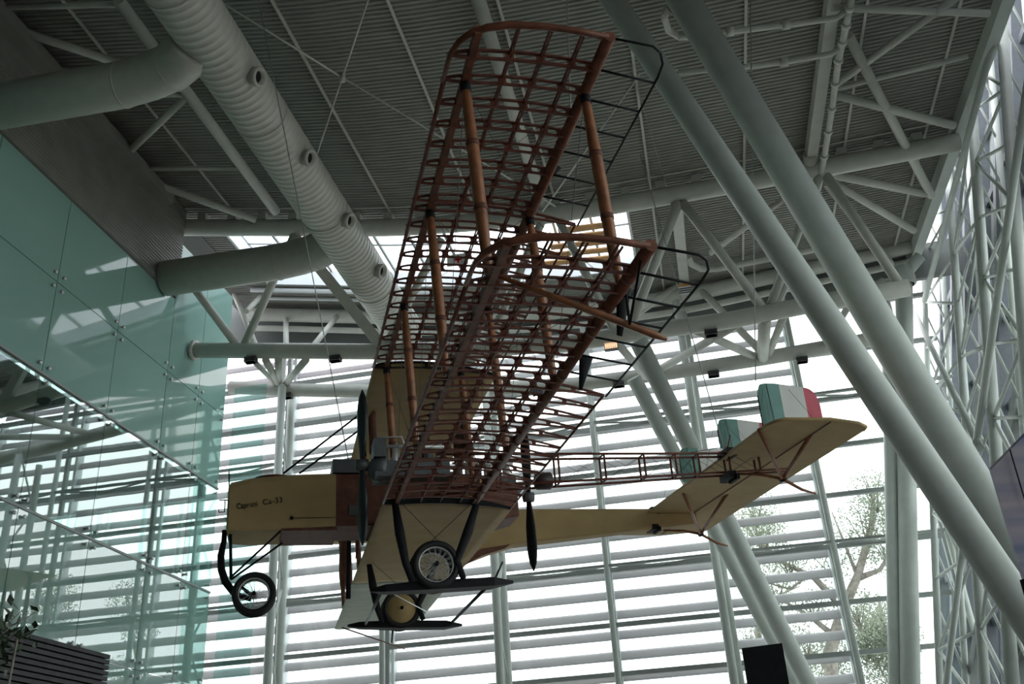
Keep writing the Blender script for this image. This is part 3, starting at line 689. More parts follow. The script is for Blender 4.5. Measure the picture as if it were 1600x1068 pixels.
for up in (True, False):
    nm = 'upper_wing' if up else 'lower_wing'
    # fabric covered centre section and starboard wing
    wg = P(nm, skin(up, YB - .02, -4.3 if not up else -10.9, 33 if not up else 60), fabric)
    if up: wg['label'] = 'cream covered upper wing with a bare port skeleton'
    else:
        wg['label'] = 'cream covered lower wing with a bare port skeleton'
        o = skin(up, -4.32, -11.05, 33).build('wing_panel', fabric_t, wg); o['label'] = 'pale green painted outer wing panel'
    ys = [YB + SB * k for k in range(14)] + [YR1 - SO * k for k in range(8)]
    for k, y in enumerate(sorted(ys)):
        full = y <= YS2 + .01
        if up and y < YB + .1: continue
        rib(up, y, .985 if full else .704, wood, 'rib', wg, .038 if abs(y - YS2) < .05 or abs(y - YR1) < .05 else .03)
    rr = rib(up, YB + .02, .985, black, 'root_rib', wg, .05); rr['label'] = 'black wing root rib'
    if not up:
        mb = MB(); pl = [wing_pt(up, s, YB + .05, -1) for s in SS + [.85, .98]] + [wing_pt(up, s, YB + .05, 1) for s in (SS + [.85, .98])[::-1]]
        mb.prism(pl, (0, -.02, 0)); o = mb.build('root_fairing', black, wg); o['label'] = 'black root fairing strip'
    # leading edge, spars, stringers
    MB().tube([wing_pt(up, 0.004, YB - .02)] + [wing_pt(up, .004, YB + k) for k in range(1, 8)] + [wing_pt(up, .002, 10.24)], .026, 8).build('leading_edge', wood, wg)
    MB().tube(tip_curve(up), [.026, .026, .028, .032, .036, .04, .04, .036, .034, .034], 8).build('wing_tip_bow', sparw, wg)
    fs_ = XF / CH
    mb = MB(); mb.bar(wing_pt(up, fs_, YB), wing_pt(up, fs_, 11.0), .07, .105); mb.build('front_spar', sparw, wg)
    mb = MB(); rs_ = XR / CH
    mb.tube([wing_pt(up, rs_, YB), wing_pt(up, rs_, 11.12)], .064, 12); mb.build('rear_spar', sparw, wg)
    for y in np.arange(YB + .8, 11, 1.22): MB().lathe(wing_pt(up, rs_, y), (0, 1, 0), [(-.03, .064), (-.03, .069), (.03, .069), (.03, .064)], 12).build('spar_binding', ply, wg)
    for s in (.285, .435, .585):
        mb = MB()
        for sd in (-1, 1):
            mb.bar(wing_pt(up, s, YB, sd * .75), wing_pt(up, s, 11.08, sd * .75), .018, .018)
        y = YB; k = 0
        while y < 10.9:
            mb.bar(wing_pt(up, s, y, .7 if k % 2 else -.7), wing_pt(up, s, y + .2035, -.7 if k % 2 else .7), .008, .012); y += .2035; k += 1
        mb.build('stringer', wood, wg)
    # wooden inner trailing edge, black wire aileron outboard
    MB().tube([wing_pt(up, .985, YB), wing_pt(up, .985, YS2)], .017, 6).build('trailing_edge', wood, wg)
    e = [wing_pt(up, 1.0, YS2), wing_pt(up, 1.0, 10.7), wing_pt(up, .99, 10.92), wing_pt(up, .955, 11.06), wing_pt(up, .91, 11.12), wing_pt(up, .704, 11.1)]
    al = MB().tube(e, .014, 6).build('aileron_frame', black, wg); al['label'] = 'black bare aileron frame'
    for k in range(6):
        y = YS2 + ST * (6 - k)
        MB().tube([wing_pt(up, .70, y), wing_pt(up, 1.0, y)], .013, 6).build('aileron_rod', black, wg)
    for k, y in enumerate([YB, 4.9, YS2, 10.2]):
        if k < 3:
            y2 = [4.9, YS2, 10.2][k]
            MB().tube([wing_pt(up, fs_, y), wing_pt(up, rs_, y2)], .0035, 4).build('drag_wire', cabled, wg); MB().tube([wing_pt(up, rs_, y), wing_pt(up, fs_, y2)], .0035, 4).build('drag_wire', cabled, wg)
    if not up:
        # drilled tip skid, its posts and the aileron horns
        a, b = aY(770, 428, 10.3), aY(1042, 530, 10.3)
        mb = MB(); mb.tube([a, V3(a).lerp(V3(b), .5), V3(a).lerp(V3(b), .93), b], [.022, .036, .04, .02], 8); mb.build('tip_skid', strutw, wg)
    for (uv0, y0, uv1, y1, r0, r1, nm2) in ([((975, 448), 10.0, (968, 524), 10.0, .085, .03, 'aileron_horn'), ((916, 556), 8.5, (907, 608), 8.5, .085, .02, 'aileron_horn'), ((1003, 398), 10.95, (984, 506), 10.4, .014, .014, 'skid_post'), ((977, 448), 10.1, (984, 506), 10.4, .014, .014, 'skid_post')] if not up else [((872, 260), 8.4, (862, 276), 8.4, .05, .015, 'aileron_horn')]):
        p, q = aY(*uv0, y0), aY(*uv1, y1)
        MB().tube([p, q], [r0, r1], 8, flat=.35 if 'horn' in nm2 else 1.0, flatdir=(0, 1, 0)).build(nm2, black, wg)

# interplane struts
for y in (YB, 4.9, YS2, 10.22, -YB, -4.9, -7.6, -10.2):
    for s in (XF / CH, XR / CH):
        p, q = V3(wing_pt(True, s, y, -1)), V3(wing_pt(False, s, y, 1))
        if abs(y - YB) < .01 or abs(y + YB) < .01: q.z += .25
        pts = [p.lerp(q, t) for t in (0, .06, .3, .5, .7, .94, 1)]
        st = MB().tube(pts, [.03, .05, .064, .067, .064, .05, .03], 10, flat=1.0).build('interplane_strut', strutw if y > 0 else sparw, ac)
        for t in (.33, .66): MB().lathe(p.lerp(q, t), q - p, [(-.03, .066), (-.03, .07), (.03, .07), (.03, .066)], 10).build('strut_band', ply, st)
        MB().lathe(p.lerp(q, .02), q - p, [(-.05, .035), (-.05, .06), (.06, .06), (.06, .035)], 8).build('strut_fitting', black, st)
yl = [YB, 4.9, YS2, 10.22]
for a, b in zip(yl, yl[1:]):
    for s in (XF / CH, XR / CH):
        for sg in (1, -1):
            P('flying_wire', MB().tube([wing_pt(True, s, a * sg), wing_pt(False, s, b * sg)], .004, 4), cabled)
            P('flying_wire', MB().tube([wing_pt(False, s, a * sg), wing_pt(True, s, b * sg)], .004, 4), cabled)

# nacelle: rounded plan nose, flat sides
def nacelle():
    secs = []
    for x, hw, zb, zt_ in [(2.57, .50, .07, .84), (2.53, .57, .03, .90), (2.2, .60, .01, .97), (1.7, .60, .02, 1.03), (1.1, .60, .05, 1.06), (.66, .60, .07, 1.07), (0, .60, .08, 1.07), (-.6, .6, .08, 1.07), (-1.5, .58, .1, 1.05), (-2.3, .52, .16, 1.0), (-2.8, .42, .28, .92)]:
        ring = [(x, -hw + .02, zb), (x, hw - .02, zb), (x, hw, zb + .04), (x, hw, zt_ - .12), (x, hw - .05, zt_ - .03), (x, hw * .6, zt_ + .05), (x, 0, zt_ + .08), (x, -hw * .6, zt_ + .05), (x, -hw + .05, zt_ - .03), (x, -hw, zt_ - .12), (x, -hw, zb + .04)]
        secs.append(ring)
    return secs
sc_ = nacelle()
def nac_mesh(i0, i1, caps=(True, True), grow=0.0):
    mb = MB(); n = 11; rows = sc_[i0:i1 + 1]
    vs = [(p[0], p[1] * (1 + grow), p[2]) for r in rows for p in r]
    mb.add(vs, [(i * n + j, i * n + (j + 1) % n, (i + 1) * n + (j + 1) % n, (i + 1) * n + j) for i in range(len(rows) - 1) for j in range(n)])
    if caps[0]: mb.f.append(tuple(range(n))); mb.sm.append(False)
    if caps[1]: mb.f.append(tuple((len(rows) - 1) * n + j for j in range(n))); mb.sm.append(False)
    return mb
nac = P('nacelle', nac_mesh(0, 5), fabric); nac['label'] = 'cream nose nacelle with lettering'
o = nac_mesh(5, 10).build('nacelle_panel', ply, nac); o['label'] = 'dark brown plywood nacelle panel'
o = MB().box(.64, 1.62, -.58, .585, -.005, .045).build('belly_panel', ply, nac); o['label'] = 'brown wooden belly panel'
q = [aY(545, 789, .61), aY(569, 789, .61), aY(569, 805, .61), aY(545, 805, .61)]
MB().prism(q, (0, .012, 0)).build('inspection_plate', alu, nac)
MB().box(.2, .72, -.5, .5, 1.1, 1.36).build('radiator', alu, nac)
MB().box(.14, .2, -.46, .46, 1.12, 1.34).build('radiator_core', dark, nac)
MB().tube([aY(458, 809, .61), aY(524, 808, .61)], .006, 6).build('step_rail', black, nac)
MB().lathe(aY(456, 809, .61), (0, 1, 0), [(0, .03), (.04, .03), (.04, 0)], 8).build('rail_boss', black, nac)
MB().tube([(2.55, .36, .72), (2.58, .36, 1.16)], .012, 6).tube([(2.55, .36, .62), (2.72, .36, .62)], .012, 6).tube([(2.62, .36, .62), (2.62, .36, .4), (2.72, .36, .4), (2.72, .36, .45)], .012, 6).build('gun_bracket', black, nac)
MB().lathe((1.75, 0, 1.02), (0, 0, 1), [(0, .42), (.07, .42), (.07, .37), (0, .37)], 20).build('cockpit_rim', ply, nac)
# lettering on the port side
for word, ua, va, ub, vb in (('Caproni', 370, 795, 402, 790), ('Ca-33', 410.5, 788.5, 441, 784)):
    cu = bpy.data.curves.new('lettering', 'FONT'); cu.body = word; cu.size = .2; cu.extrude = .003; cu.space_character = 1.04
    to = bpy.data.objects.new('lettering_curve', cu); COL.objects.link(to)
    bpy.context.view_layer.update()
    me = bpy.data.meshes.new_from_object(to.evaluated_get(bpy.context.evaluated_depsgraph_get())); bpy.data.objects.remove(to, do_unlink=True)
    xs_ = [v.co.x for v in me.vertices]; wtx = max(xs_) - min(xs_)
    pa, pb = aY(ua, va, .606), aY(ub, vb, .606)
    me.materials.clear(); me.materials.append(black)
    lt = link('lettering', me, nac); lt['label'] = 'black ' + word + ' lettering'
    ex = (V3(pb) - V3(pa)); sx = ex.length / wtx; ex.normalize(); ez = Vector((0, 0, 1)); ez = (ez - ex * ez.dot(ex)).normalized(); en = ex.cross(ez)
    sy = sx * 1.35 if word == 'Caproni' else sx
    lt.matrix_local = Matrix.Translation(V3(pa)) @ Matrix((ex, ez, en)).transposed().to_4x4() @ Matrix.Diagonal((sx, sy, 1, 1))
# cabane bars from nacelle nose to the upper wing
for (u, v, u2, v2, ya, yb_) in [(443, 739, 563, 646, .35, -.2), (468, 739, 572, 664, .2, -.3)]:
    P('cabane_bar', MB().tube([aY(u, v, ya), aY(u2, v2, yb_)], .022, 6), black)

# tail booms
def boom(label, y0, y1, zt0, zb0, zt1, zb1, xa, xb, skeleton):
    if skeleton:
        pts = {}
        mb = MB()
        for yy_, dz_ in ((y0, 0), (y1, 0)):
            mb.tube([(xa, yy_, zt0), (xb, yy_ * .5 + (y0 + y1) * .25, zt1)], .022, 6)
            mb.tube([(xa, yy_, zb0), (xb, yy_ * .5 + (y0 + y1) * .25, zb1)], .022, 6)
        b = P('tail_boom', mb, wood); b['label'] = label
        xsb = [-2.0, -3.05, -3.9, -4.65, -5.25, -5.7, -6.3, -6.9]
        for i, x in enumerate(xsb):
            t = (x - xa) / (xb - xa); ztp = zt0 + (zt1 - zt0) * t; zbp = zb0 + (zb1 - zb0) * t
            ya_ = y0 + ((y0 + y1) / 2 - y0) * .5 * t; yc_ = y1 + ((y0 + y1) / 2 - y1) * .5 * t
            for yy_ in (ya_, yc_): MB().tube([(x, yy_, ztp), (x, yy_, zbp)], .02, 6).build('boom_post', wood, b)
            MB().tube([(x, ya_, ztp), (x, yc_, ztp)], .016, 6).build('boom_cross_bar', wood, b); MB().tube([(x, ya_, zbp), (x, yc_, zbp)], .016, 6).build('boom_cross_bar', wood, b)
            if i < len(xsb) - 1:
                x2 = xsb[i + 1]; t2 = (x2 - xa) / (xb - xa); z2t = zt0 + (zt1 - zt0) * t2; z2b = zb0 + (zb1 - zb0) * t2
                for yy_ in (ya_, yc_):
                    MB().tube([(x, yy_, ztp), (x2, yy_, z2b)], .004, 4).build('boom_wire', cabled, b); MB().tube([(x, yy_, zbp), (x2, yy_, z2t)], .004, 4).build('boom_wire', cabled, b)
    else:
        mb = MB(); vs = []; n = 9; c = (y0 + y1) / 2
        for x, zt_, zb_, hw in [(-.5, .9, .02, .25), (-1.4, 1.02, -.02, .26), (-2.3, 1.07, -.0, .26), (-2.75, 1.08, .16, .25), (-3.3, 1.08, .32, .24), (-4.4, 1.085, .43, .22), (-5.6, 1.09, .55, .19), (-6.7, 1.09, .66, .165), (-7.6, 1.09, .76, .14)]:
            vs += [(x, c - hw, zb_ + .04), (x, c - hw + .03, zb_), (x, c + hw - .03, zb_), (x, c + hw, zb_ + .04), (x, c + hw, zt_ - .04), (x, c + hw - .03, zt_), (x, c - hw + .03, zt_), (x, c - hw, zt_ - .04)]
        mb.add(vs, [(i * 8 + j, i * 8 + (j + 1) % 8, (i + 1) * 8 + (j + 1) % 8, (i + 1) * 8 + j) for i in range(n - 1) for j in range(8)])
        mb.f += [tuple(range(8)), tuple((n - 1) * 8 + j for j in range(8))]; mb.sm += [False, False]
        b = P('tail_boom', mb, fabric); b['label'] = label
    return b
b1 = boom('bare wooden lattice tail boom', 2.18, 2.54, .80, .20, .90, .60, -.9, -7.5, True)
b2 = boom('cream covered tail boom', -2.55, -2.1, 1.08, .30, 1.09, .72, -1.2, -7.6, False)
MB().lathe(aY(836, 751, 2.36), (-1, 0, 0), [(0, 0), (0, .12), (.03, .155), (.27, .155), (.3, .12), (.3, 0)], 18).build('oil_tank', mat('tank_brown', (.05, .03, .028), .4), b1)
for (u, v, y, bm_) in ((1134, 709, 2.36, b1), (1138, 745, 2.36, b1), (1018, 799, -2.36, b2), (1020, 826, -2.36, b2)):
    c = aY(u, v, y); MB().box(c[0] - .06, c[0] + .08, y - .2, y + .22, c[2] - .06, c[2] + .06).box(c[0] - .1, c[0] - .04, y - .1, y + .26, c[2] - .1, c[2]).build('hinge_bracket', black, bm_)
# brown wedge fairings and wing-boom junction under the covered wing
for pl in (((724, 884), (744, 862), (752, 857), (797, 850), (790, 856), (752, 868), (737, 877)),):
    P('boom_fairing', MB().prism([aY(u, v, -2.06) for u, v in pl], (0, .02, 0)), ply)
w2 = [aY(u, v, -1.2) for u, v in ((780, 822), (795, 808), (800, 809), (789, 821))]
P('boom_fairing', MB().prism(w2, (0, .05, 0)), ply)

# tailplane with elevators
def tz(y): return .90 - .035 * y
TPT = [(-6.16, 4.28), (-6.22, 4.5), (-6.34, 4.62), (-7.13, 4.66), (-7.75, 4.48), (-8.0, 4.30), (-8.06, 4.12), (-8.66, -4.05), (-8.6, -4.3), (-7.5, -4.6), (-6.6, -4.55), (-6.52, -4.3)]
mb = MB(); mb.prism([(x, y, tz(y)) for x, y in TPT], (0, 0, .055)); tpl = P('tailplane', mb, fabric)
MB().bar((-7.16, 4.6, tz(4.6) - .01), (-7.62, -4.5, tz(-4.5) - .01), .014, .012).build('elevator_hinge', ply, tpl)
MB().tube([(x, y, tz(y) + .02) for x, y in TPT[:7]], .032, 6).build('tip_binding', fabric, tpl)
for (y, la, lb, jx, jz) in ((2.36, (1186, 671), (1268, 677), (1223, 748), 2.36), (-2.36, (1066, 765), (1138, 768), (1095, 834), -2.36)):
    j = aY(*jx, y)
    for e_ in (la, lb): MB().tube([aZ(*e_, tz(y + .9)), j], .035, 8).build('tail_strut', strutw, tpl)
    MB().tube([(j[0] + .9, y, j[2] + .1), (j[0] + .4, y, j[2] + .08), (j[0], y, j[2]), (j[0] - .35, y, j[2] - .2), (j[0] - .62, y, j[2] - .28)], [.02, .028, .035, .03, .018], 8).build('tail_skid', strutw, tpl)
    MB().lathe(j, (0, 1, 0), [(-.06, 0), (-.06, .05), (.06, .05), (.06, 0)], 10).build('strut_joint', black, tpl)
mb = MB()
for (u, v, y) in ((1186, 690, 3.2), (1240, 720, 1.0), (1200, 740, .2)):
    pass
# fins: green, white, red in thirds
def fin(y, le_top, le_bot, te_top, te_bot, label):
    a, b, c, e = aY(*le_top, y), aY(*le_bot, y), aY(*te_top, y), aY(*te_bot, y)
    zt_, zb_ = (a[2] + c[2]) / 2, .94 if y > 0 else b[2]
    x0, x1 = (a[0] + b[0]) / 2, (c[0] + e[0]) / 2
    x0b = x0; L = x1 - x0
    fn = None
    # sections across the chord: rounded front and rear corners
    def prof(t0, t1, n=7):
        top = []; bot = []
        for i in range(n):
            t = t0 + (t1 - t0) * i / (n - 1)
            zz_ = zt_
            if t < .1: zz_ = zt_ - .18 * (1 - math.sqrt(max(0, 1 - ((.1 - t) / .1) ** 2)))
            if t > .78: zz_ = zt_ - .06 - .34 * (1 - math.sqrt(max(0, 1 - ((t - .78) / .22) ** 2)))
            elif t > .3: zz_ = zt_ - .06 * (t - .3) / .48
            top.append((x0 + L * t, zz_)); bot.append((x0 + L * t, zb_))
        return top, bot
    objs = []
    for t0, t1, m_, nm, hw in ((0, .36, fabric_g, 'fin', .05), (.36, .76, fabric_w, 'white_band', .035), (.76, 1.0, fabric_r, 'red_band', .025)):
        top, bot = prof(t0, t1); mb = MB(); n = len(top)
        vs = []
        for sd in (-1, 1):
            for (x, zt2), (_, zb2) in zip(top, bot):
                t = (x - x0) / L; h = .055 * math.sin(min(1, t / .2) * math.pi / 2) * (1 - max(0, t - .2) * 1.1) + .006
                vs += [(x, y + sd * h, zb2), (x, y + sd * h * .8, zt2 - .01)]
        fs = []
        for k in (0, 1):
            bs = k * 2 * n
            fs += [(bs + 2 * i, bs + 2 * i + 2, bs + 2 * i + 3, bs + 2 * i + 1) for i in range(n - 1)]
        fs += [(2 * i + 1, 2 * i + 3, 2 * n + 2 * i + 3, 2 * n + 2 * i + 1) for i in range(n - 1)]
        fs += [(2 * i, 2 * i + 2, 2 * n + 2 * i + 2, 2 * n + 2 * i) for i in range(n - 1)]
        fs += [(0, 1, 2 * n + 1, 2 * n), (2 * n - 2, 2 * n - 1, 4 * n - 1, 4 * n - 2)]
        mb.add(vs, fs)
        if fn is None: fn = P('fin', mb, m_); fn['label'] = label
        else: mb.build(nm, m_, fn)
    MB().bar((x0 + L * .2, y + .06, zb_), (x0 + L * .16, y + .055, zt_ - .03), .012, .02).build('fin_ridge', fabric_g, fn)
    MB().tube([(x0, y, zb_ + .1), (x0, y, zt_ - .25)], .012, 6).build('fin_edge', black, fn)
fin(2.36, (1185, 600), (1186, 655), (1276, 600), (1284, 655), 'near tricolour rudder, largest in view')
fin(0.0, (1123, 655), (1121, 700), (1206, 655), (1212, 700), 'middle tricolour rudder')
fin(-2.36, (1063, 700), (1063, 752), (1142, 700), (1146, 750), 'far tricolour rudder')
for y, b in ((2.36, .95), (0, 1.0), (-2.36, 1.1)):
    P('tail_wire', MB().tube([(-6.5, y + .9, tz(y + .9) + .03), (-7.3, y, b + 1.3)], .004, 4), cabled)
    P('tail_wire', MB().tube([(-8.0, y + .9, tz(y) + .03), (-7.8, y, b + 1.3)], .004, 4), cabled)
for a_, b_ in (((1124, 655), (1186, 716)), ((1040, 712), (1120, 700))):
    P('tail_wire', MB().tube([aY(*a_, 0.0), aY(*b_, 2.36)], .006, 4), cabled)
# weathervane propeller generator on the near boom
c = aY(1137, 697, 2.36); gq = MB().tube([c, (c[0], c[1], c[2] - .12)], .015, 6).build('wind_generator', black, b1)
MB().tube([(c[0], c[1] - .18, c[2] - .14), c, (c[0], c[1] + .18, c[2] + .16)], [.01, .03, .02], 6, flat=.4, flatdir=(1, 0, 0)).build('generator_vane', strutw, gq)

# propellers
def prop(x, y, z, L, mt, label, ang=0.0, hubmat=None):
    pr = MB(); n = 21; pts = []; rs = []
    for i in range(n):
        t = -1 + 2 * i / (n - 1); pts.append(V3((x, y + math.sin(ang) * t * L, z + math.cos(ang) * t * L)))
        a = abs(t); rs.append(float(np.interp(a, [0, .12, .4, .7, .86, .94, 1], [.055, .06, .105, .112, .09, .06, .012])))
    pr.tube(pts, rs, 10, flat=.55, flatdir=(.75, .66, 0))
    o = P('propeller', pr, mt); o['label'] = label
    MB().lathe((x, y, z), (1, 0, 0), [(-.1, 0), (-.1, .1), (.1, .1), (.12, .04), (.12, 0)], 14).build('propeller_hub', alu, o)
    return o
prop(.33, 2.36, .66, 1.36, mat('prop_black', (.018, .026, .028), .35), 'black port propeller standing upright')
prop(.33, -2.36, .82, 1.40, sparw, 'dark wooden far propeller standing upright')
prop(-3.12, 0, .76, 1.45, black, 'black pusher propeller at nacelle rear')

# engines on the booms: crankcase, six cylinders, pipes, cowl
def engine(y, x0, z, d=1):
    e = P('engine', MB().box(x0 - 1.25, x0, y - .17, y + .17, z - .12, z + .14).box(x0 - 1.35, x0 + .02, y - .28, y + .28, z - .16, z - .08), alu)
    for k in range(6):
        xx = x0 - .15 - k * .19
        MB().lathe((xx, y, z + .14), (0, 0, 1), [(0, .075), (.28, .075), (.29, .06), (.36, .05), (.36, 0)], 10).build('cylinder', chrome if k % 2 else alu, e)
    MB().tube([(x0 - .1, y + .19, z + .38), (x0 - 1.2, y + .19, z + .38)], .03, 8).build('exhaust_pipe', chrome, e)
    MB().tube([(x0 - .05, y - .16, z + .5), (x0 - 1.15, y - .16, z + .5), (x0 - 1.25, y - .16, z + .3)], .022, 8).build('intake_pipe', brass, e)
    MB().tube([(x0 - .02, y + .1, z + .56), (x0 - .45, y + .1, z + .58), (x0 - .5, y + .1, z + .4)], .018, 8).build('water_pipe', chrome, e)
    return e
e1 = engine(2.36, .12, .55); engine(-2.36, .12, .7); e3 = engine(0, -1.6, 1.0)
MB().lathe((.24, 2.36, .58), (-1, 0, 0), [(0, 0), (0, .1), (.08, .2), (.22, .23), (.3, .2), (.3, 0)], 18).build('nose_cowl', alu, e1)
MB().tube([(.12, 2.1, .95), (.14, 2.1, 1.6), (.1, 2.1, 1.72)], [.07, .07, .03], 10).build('exhaust_stack', ply, e1)
MB().box(-.05, .16, 2.12, 2.6, .74, 1.05).build('radiator', alu, e1)
mb = MB()
for k in range(14): mb.box(-2.05 - .0, -1.55, 1.0, 2.0, 1.35 + 0 * k, 1.36) if False else None
P('bay_floor', MB().box(-1.75, -.2, .62, 2.2, .12, .16).box(-1.75, -1.7, .62, 2.2, .16, .5), fabric)
rg = P('radiator', MB().box(-1.62, -1.54, .75, 2.05, 1.15, 1.9), brass); rg['label'] = 'brass honeycomb radiator'
mb = MB()
for k in range(22): mb.box(-1.54, -1.52, .78 + k * .058, .8 + k * .058, 1.18, 1.87)
mb.build('radiator_fins', ply, rg)

# landing gear: two pairs of wheels with skids, nose pair
def wheel(x, y, z, R_, cover, label=None):
    prof = []
    for k in range(13):
        a = 2 * math.pi * k / 12; prof.append((math.sin(a) * .065, R_ - .06 + math.cos(a) * .06))
    wh = P('wheel', MB().lathe((x, y, z), (0, 1, 0), prof, 36), rubber)
    if label: wh['label'] = label
    MB().lathe((x, y, z), (0, 1, 0), [(-.03, R_ - .125), (-.035, R_ - .105), (.035, R_ - .105), (.03, R_ - .125), (-.03, R_ - .125)], 36).build('rim', chrome, wh)
    if cover:
        MB().lathe((x, y, z), (0, 1, 0), [(.11, 0), (.09, .06), (.045, R_ - .11), (.02, R_ - .10)], 36).build('canvas_cover', fabric, wh)
        MB().lathe((x, y, z), (0, 1, 0), [(.10, .035), (.15, .035), (.15, 0)], 12).build('axle_cap', black, wh)
    else:
        mb = MB()
        for k in range(32):
            a = 2 * math.pi * k / 32 + (.1 if k % 2 else 0); sd = .07 if k % 2 else -.07
            mb.tube([(x + math.cos(a + .25) * .04, y + sd, z + math.sin(a + .25) * .04), (x + math.cos(a) * (R_ - .115), y, z + math.sin(a) * (R_ - .115))], .0035, 4)
        o = mb.build('spokes', chrome, wh); o['kind'] = 'stuff'
        MB().lathe((x, y, z), (0, 1, 0), [(-.09, 0), (-.09, .035), (.09, .035), (.09, 0)], 12).build('hub', black, wh)
    return wh
RW = .40
for sgn, zc_, cov in ((1, -1.03, False), (-1, -.93, True)):
    yb_ = 2.36 * sgn
    wheel(-.86, yb_ + .02 if sgn > 0 else yb_, zc_, RW, cov, 'wire spoked wheel, near side' if sgn > 0 else 'wheel with cream canvas cover')
    wheel(-.86, yb_ - .42, zc_, RW, False)
    P('axle', MB().tube([(-.86, yb_ + .15, zc_), (-.86, yb_ - .65, zc_)], .035, 8), black)
    ysk = yb_ - .2
    uvF, uvR = ((578, 922), (802, 909)) if sgn > 0 else ((543, 977), (722, 976))
    f_, r_ = aY(*uvF, ysk), aY(*uvR, ysk)
    L_ = V3(r_) - V3(f_)
    mb = MB(); ptsk = [V3(f_), V3(f_) + L_ * .1, V3(f_) + L_ * .4, V3(f_) + L_ * .85, V3(r_)]
    for (p, q, w0, w1_) in zip(ptsk, ptsk[1:], (.02, .14, .2, .18), (.14, .2, .18, .02)):
        h0, h1 = w0 * .3 + .015, w1_ * .3 + .015
        mb.hexa([(p.x, p.y - w0, p.z - h0), (p.x, p.y + w0, p.z - h0), (q.x, q.y + w1_, q.z - h1), (q.x, q.y - w1_, q.z - h1), (p.x, p.y - w0, p.z + h0), (p.x, p.y + w0, p.z + h0), (q.x, q.y + w1_, q.z + h1), (q.x, q.y - w1_, q.z + h1)])
    sk = P('landing_skid', mb, black)
    for (xt, zt_, xb_, zb_) in ((-.2, -.02, -.36, zc_ + .02), (-1.58, -.02, -1.2, zc_ + .05)):
        for yy_ in (yb_ + .12,):
            P('gear_leg', MB().tube([(xt, yy_ - .06, zt_), ((xt * .55 + xb_ * .45), yy_ - .06, (zt_ + zb_) / 2), (xb_, yy_ - .06, zb_), (xb_ - .1, yy_ - .06, zb_ - .3)], [.055, .085, .065, .05], 10, flat=.6, flatdir=(0, 1, 0)), black)
    P('gear_wire', MB().tube([(-.25, yb_ + .25, -.03), (-1.0, yb_, zc_ + .3)], .005, 4), black)
    P('gear_wire', MB().tube([(-1.5, yb_ + .25, -.03), (-.7, yb_, zc_ + .3)], .005, 4), black)
k_ = lambda u, v, y: aY(u, v, y)
for (a_, ya, b_, yb_, r, m_) in [((597, 922), 2.1, (571, 975), -2.5, .028, alu), ((765, 912), 2.1, (705, 973), -2.5, .03, black), ((610, 925), 2.1, (668, 956), -2.2, .01, chrome), ((773, 905), 2.1, (785, 878), 1.2, .018, black), ((615, 972), -2.3, (612, 1003), -3.4, .02, black), ((535, 980), -3.0, (632, 1013), -5.4, .016, ply)]:
    P('gear_brace', MB().tube([aY(*a_, ya), aY(*b_, yb_)], r, 8), m_)
# nose gear
nx, nz_ = 2.05, -1.0
wheel(nx, .16, nz_ - .02, .385, False, 'nose wheel, near one of the pair'); wheel(nx, -.16, nz_, .385, False)
fk = MB(); fp_ = [aY(u, v, 0) for u, v in ((351, 828), (350, 845), (345, 868), (346, 890), (352, 908), (364, 924), (372, 929), (392, 936))]
fk.tube(fp_, [.05, .05, .065, .07, .07, .065, .05, .04], 10); P('nose_fork', fk, black)
P('nose_fork', MB().tube([aY(u, v, -.1) for u, v in ((372, 912), (398, 934))], .03, 8), black)
P('gear_brace', MB().tube([aY(360, 834, .3), aY(361, 905, .25)], .028, 8), black)
P('gear_brace', MB().tube([aY(444, 824, .5), aY(361, 901, .1)], .02, 8), black)
P('gear_brace', MB().tube([aY(445, 845, -.4), aY(361, 905, .0)], .02, 8), black)
# rear-of-nacelle posts seen under the belly
for u, y_, r, m_ in ((545, -1.6, .05, black), (559, -1.2, .035, ply)):
    P('belly_strut', MB().tube([aY(u, 842, y_), aY(u - 1, 935 if u < 550 else 872, y_)], r, 8), m_)

# hanging cables -------------------------------------------------------------
for i, (a, za, b, yb_) in enumerate([((405, 0), .3, (600, 905), None)]):
    pass
def hang(label, top, btm):
    c = empty('hanging_cable', top, label, 'cable'); off(MB().tube([top, btm], .011, 5), c).build('cable', cable, c)
Aw = np.array(A)
def acw(p): return (Aw @ np.append(np.array(p, float), 1))[:3]
hang('long steel cable falling from the roof past the big duct to the nacelle', onRoof(400, -20, .1), acw((.3, -.3, 1.2)))
hang('steel cable from the roof to the upper wing at its rear outer strut', onRoof(885, -20, .1), acw((-1.45, 9.6, 2.5)))
hang('thin steel cable crossing the front sloping columns at the top', onRoof(1172, -10, .1), acw((-7.2, 2.3, 2.4)))
hang('steel cable from the roof to the tail boom', onRoof(1000, 240, .1), acw((-6.3, 2.36, .9)))
hang('steel cable right of the rear roof girder', onRoof(985, 100, .1), onRoof(1070, 388, .1))

# ---------------------------------------------------------------- lower right: tilted display board, low left kiosk and plant, black screen
q = [CAM + ray(u, v) * 11.5 for u, v in ((1549, 733), (1640, 640), (1660, 1000), (1600, 905))]
n_ = (V3(q[1]) - V3(q[0])).cross(V3(q[3]) - V3(q[0])).normalized()
bm_ = bpy.data.materials.new('cloud_print'); bm_.use_nodes = True; n = bm_.node_tree; b = n.nodes['Principled BSDF']
t = n.nodes.new('ShaderNodeTexCoord'); mp = n.nodes.new('ShaderNodeMapping'); mp.inputs['Scale'].default_value = (.3, .3, 3); no = n.nodes.new('ShaderNodeTexNoise'); no.inputs['Scale'].default_value = 1.5
r = n.nodes.new('ShaderNodeValToRGB'); r.color_ramp.elements[0].position = .35; r.color_ramp.elements[0].color = (.20, .23, .36, 1); r.color_ramp.elements[1].position = .7; r.color_ramp.elements[1].color = (.55, .46, .50, 1)
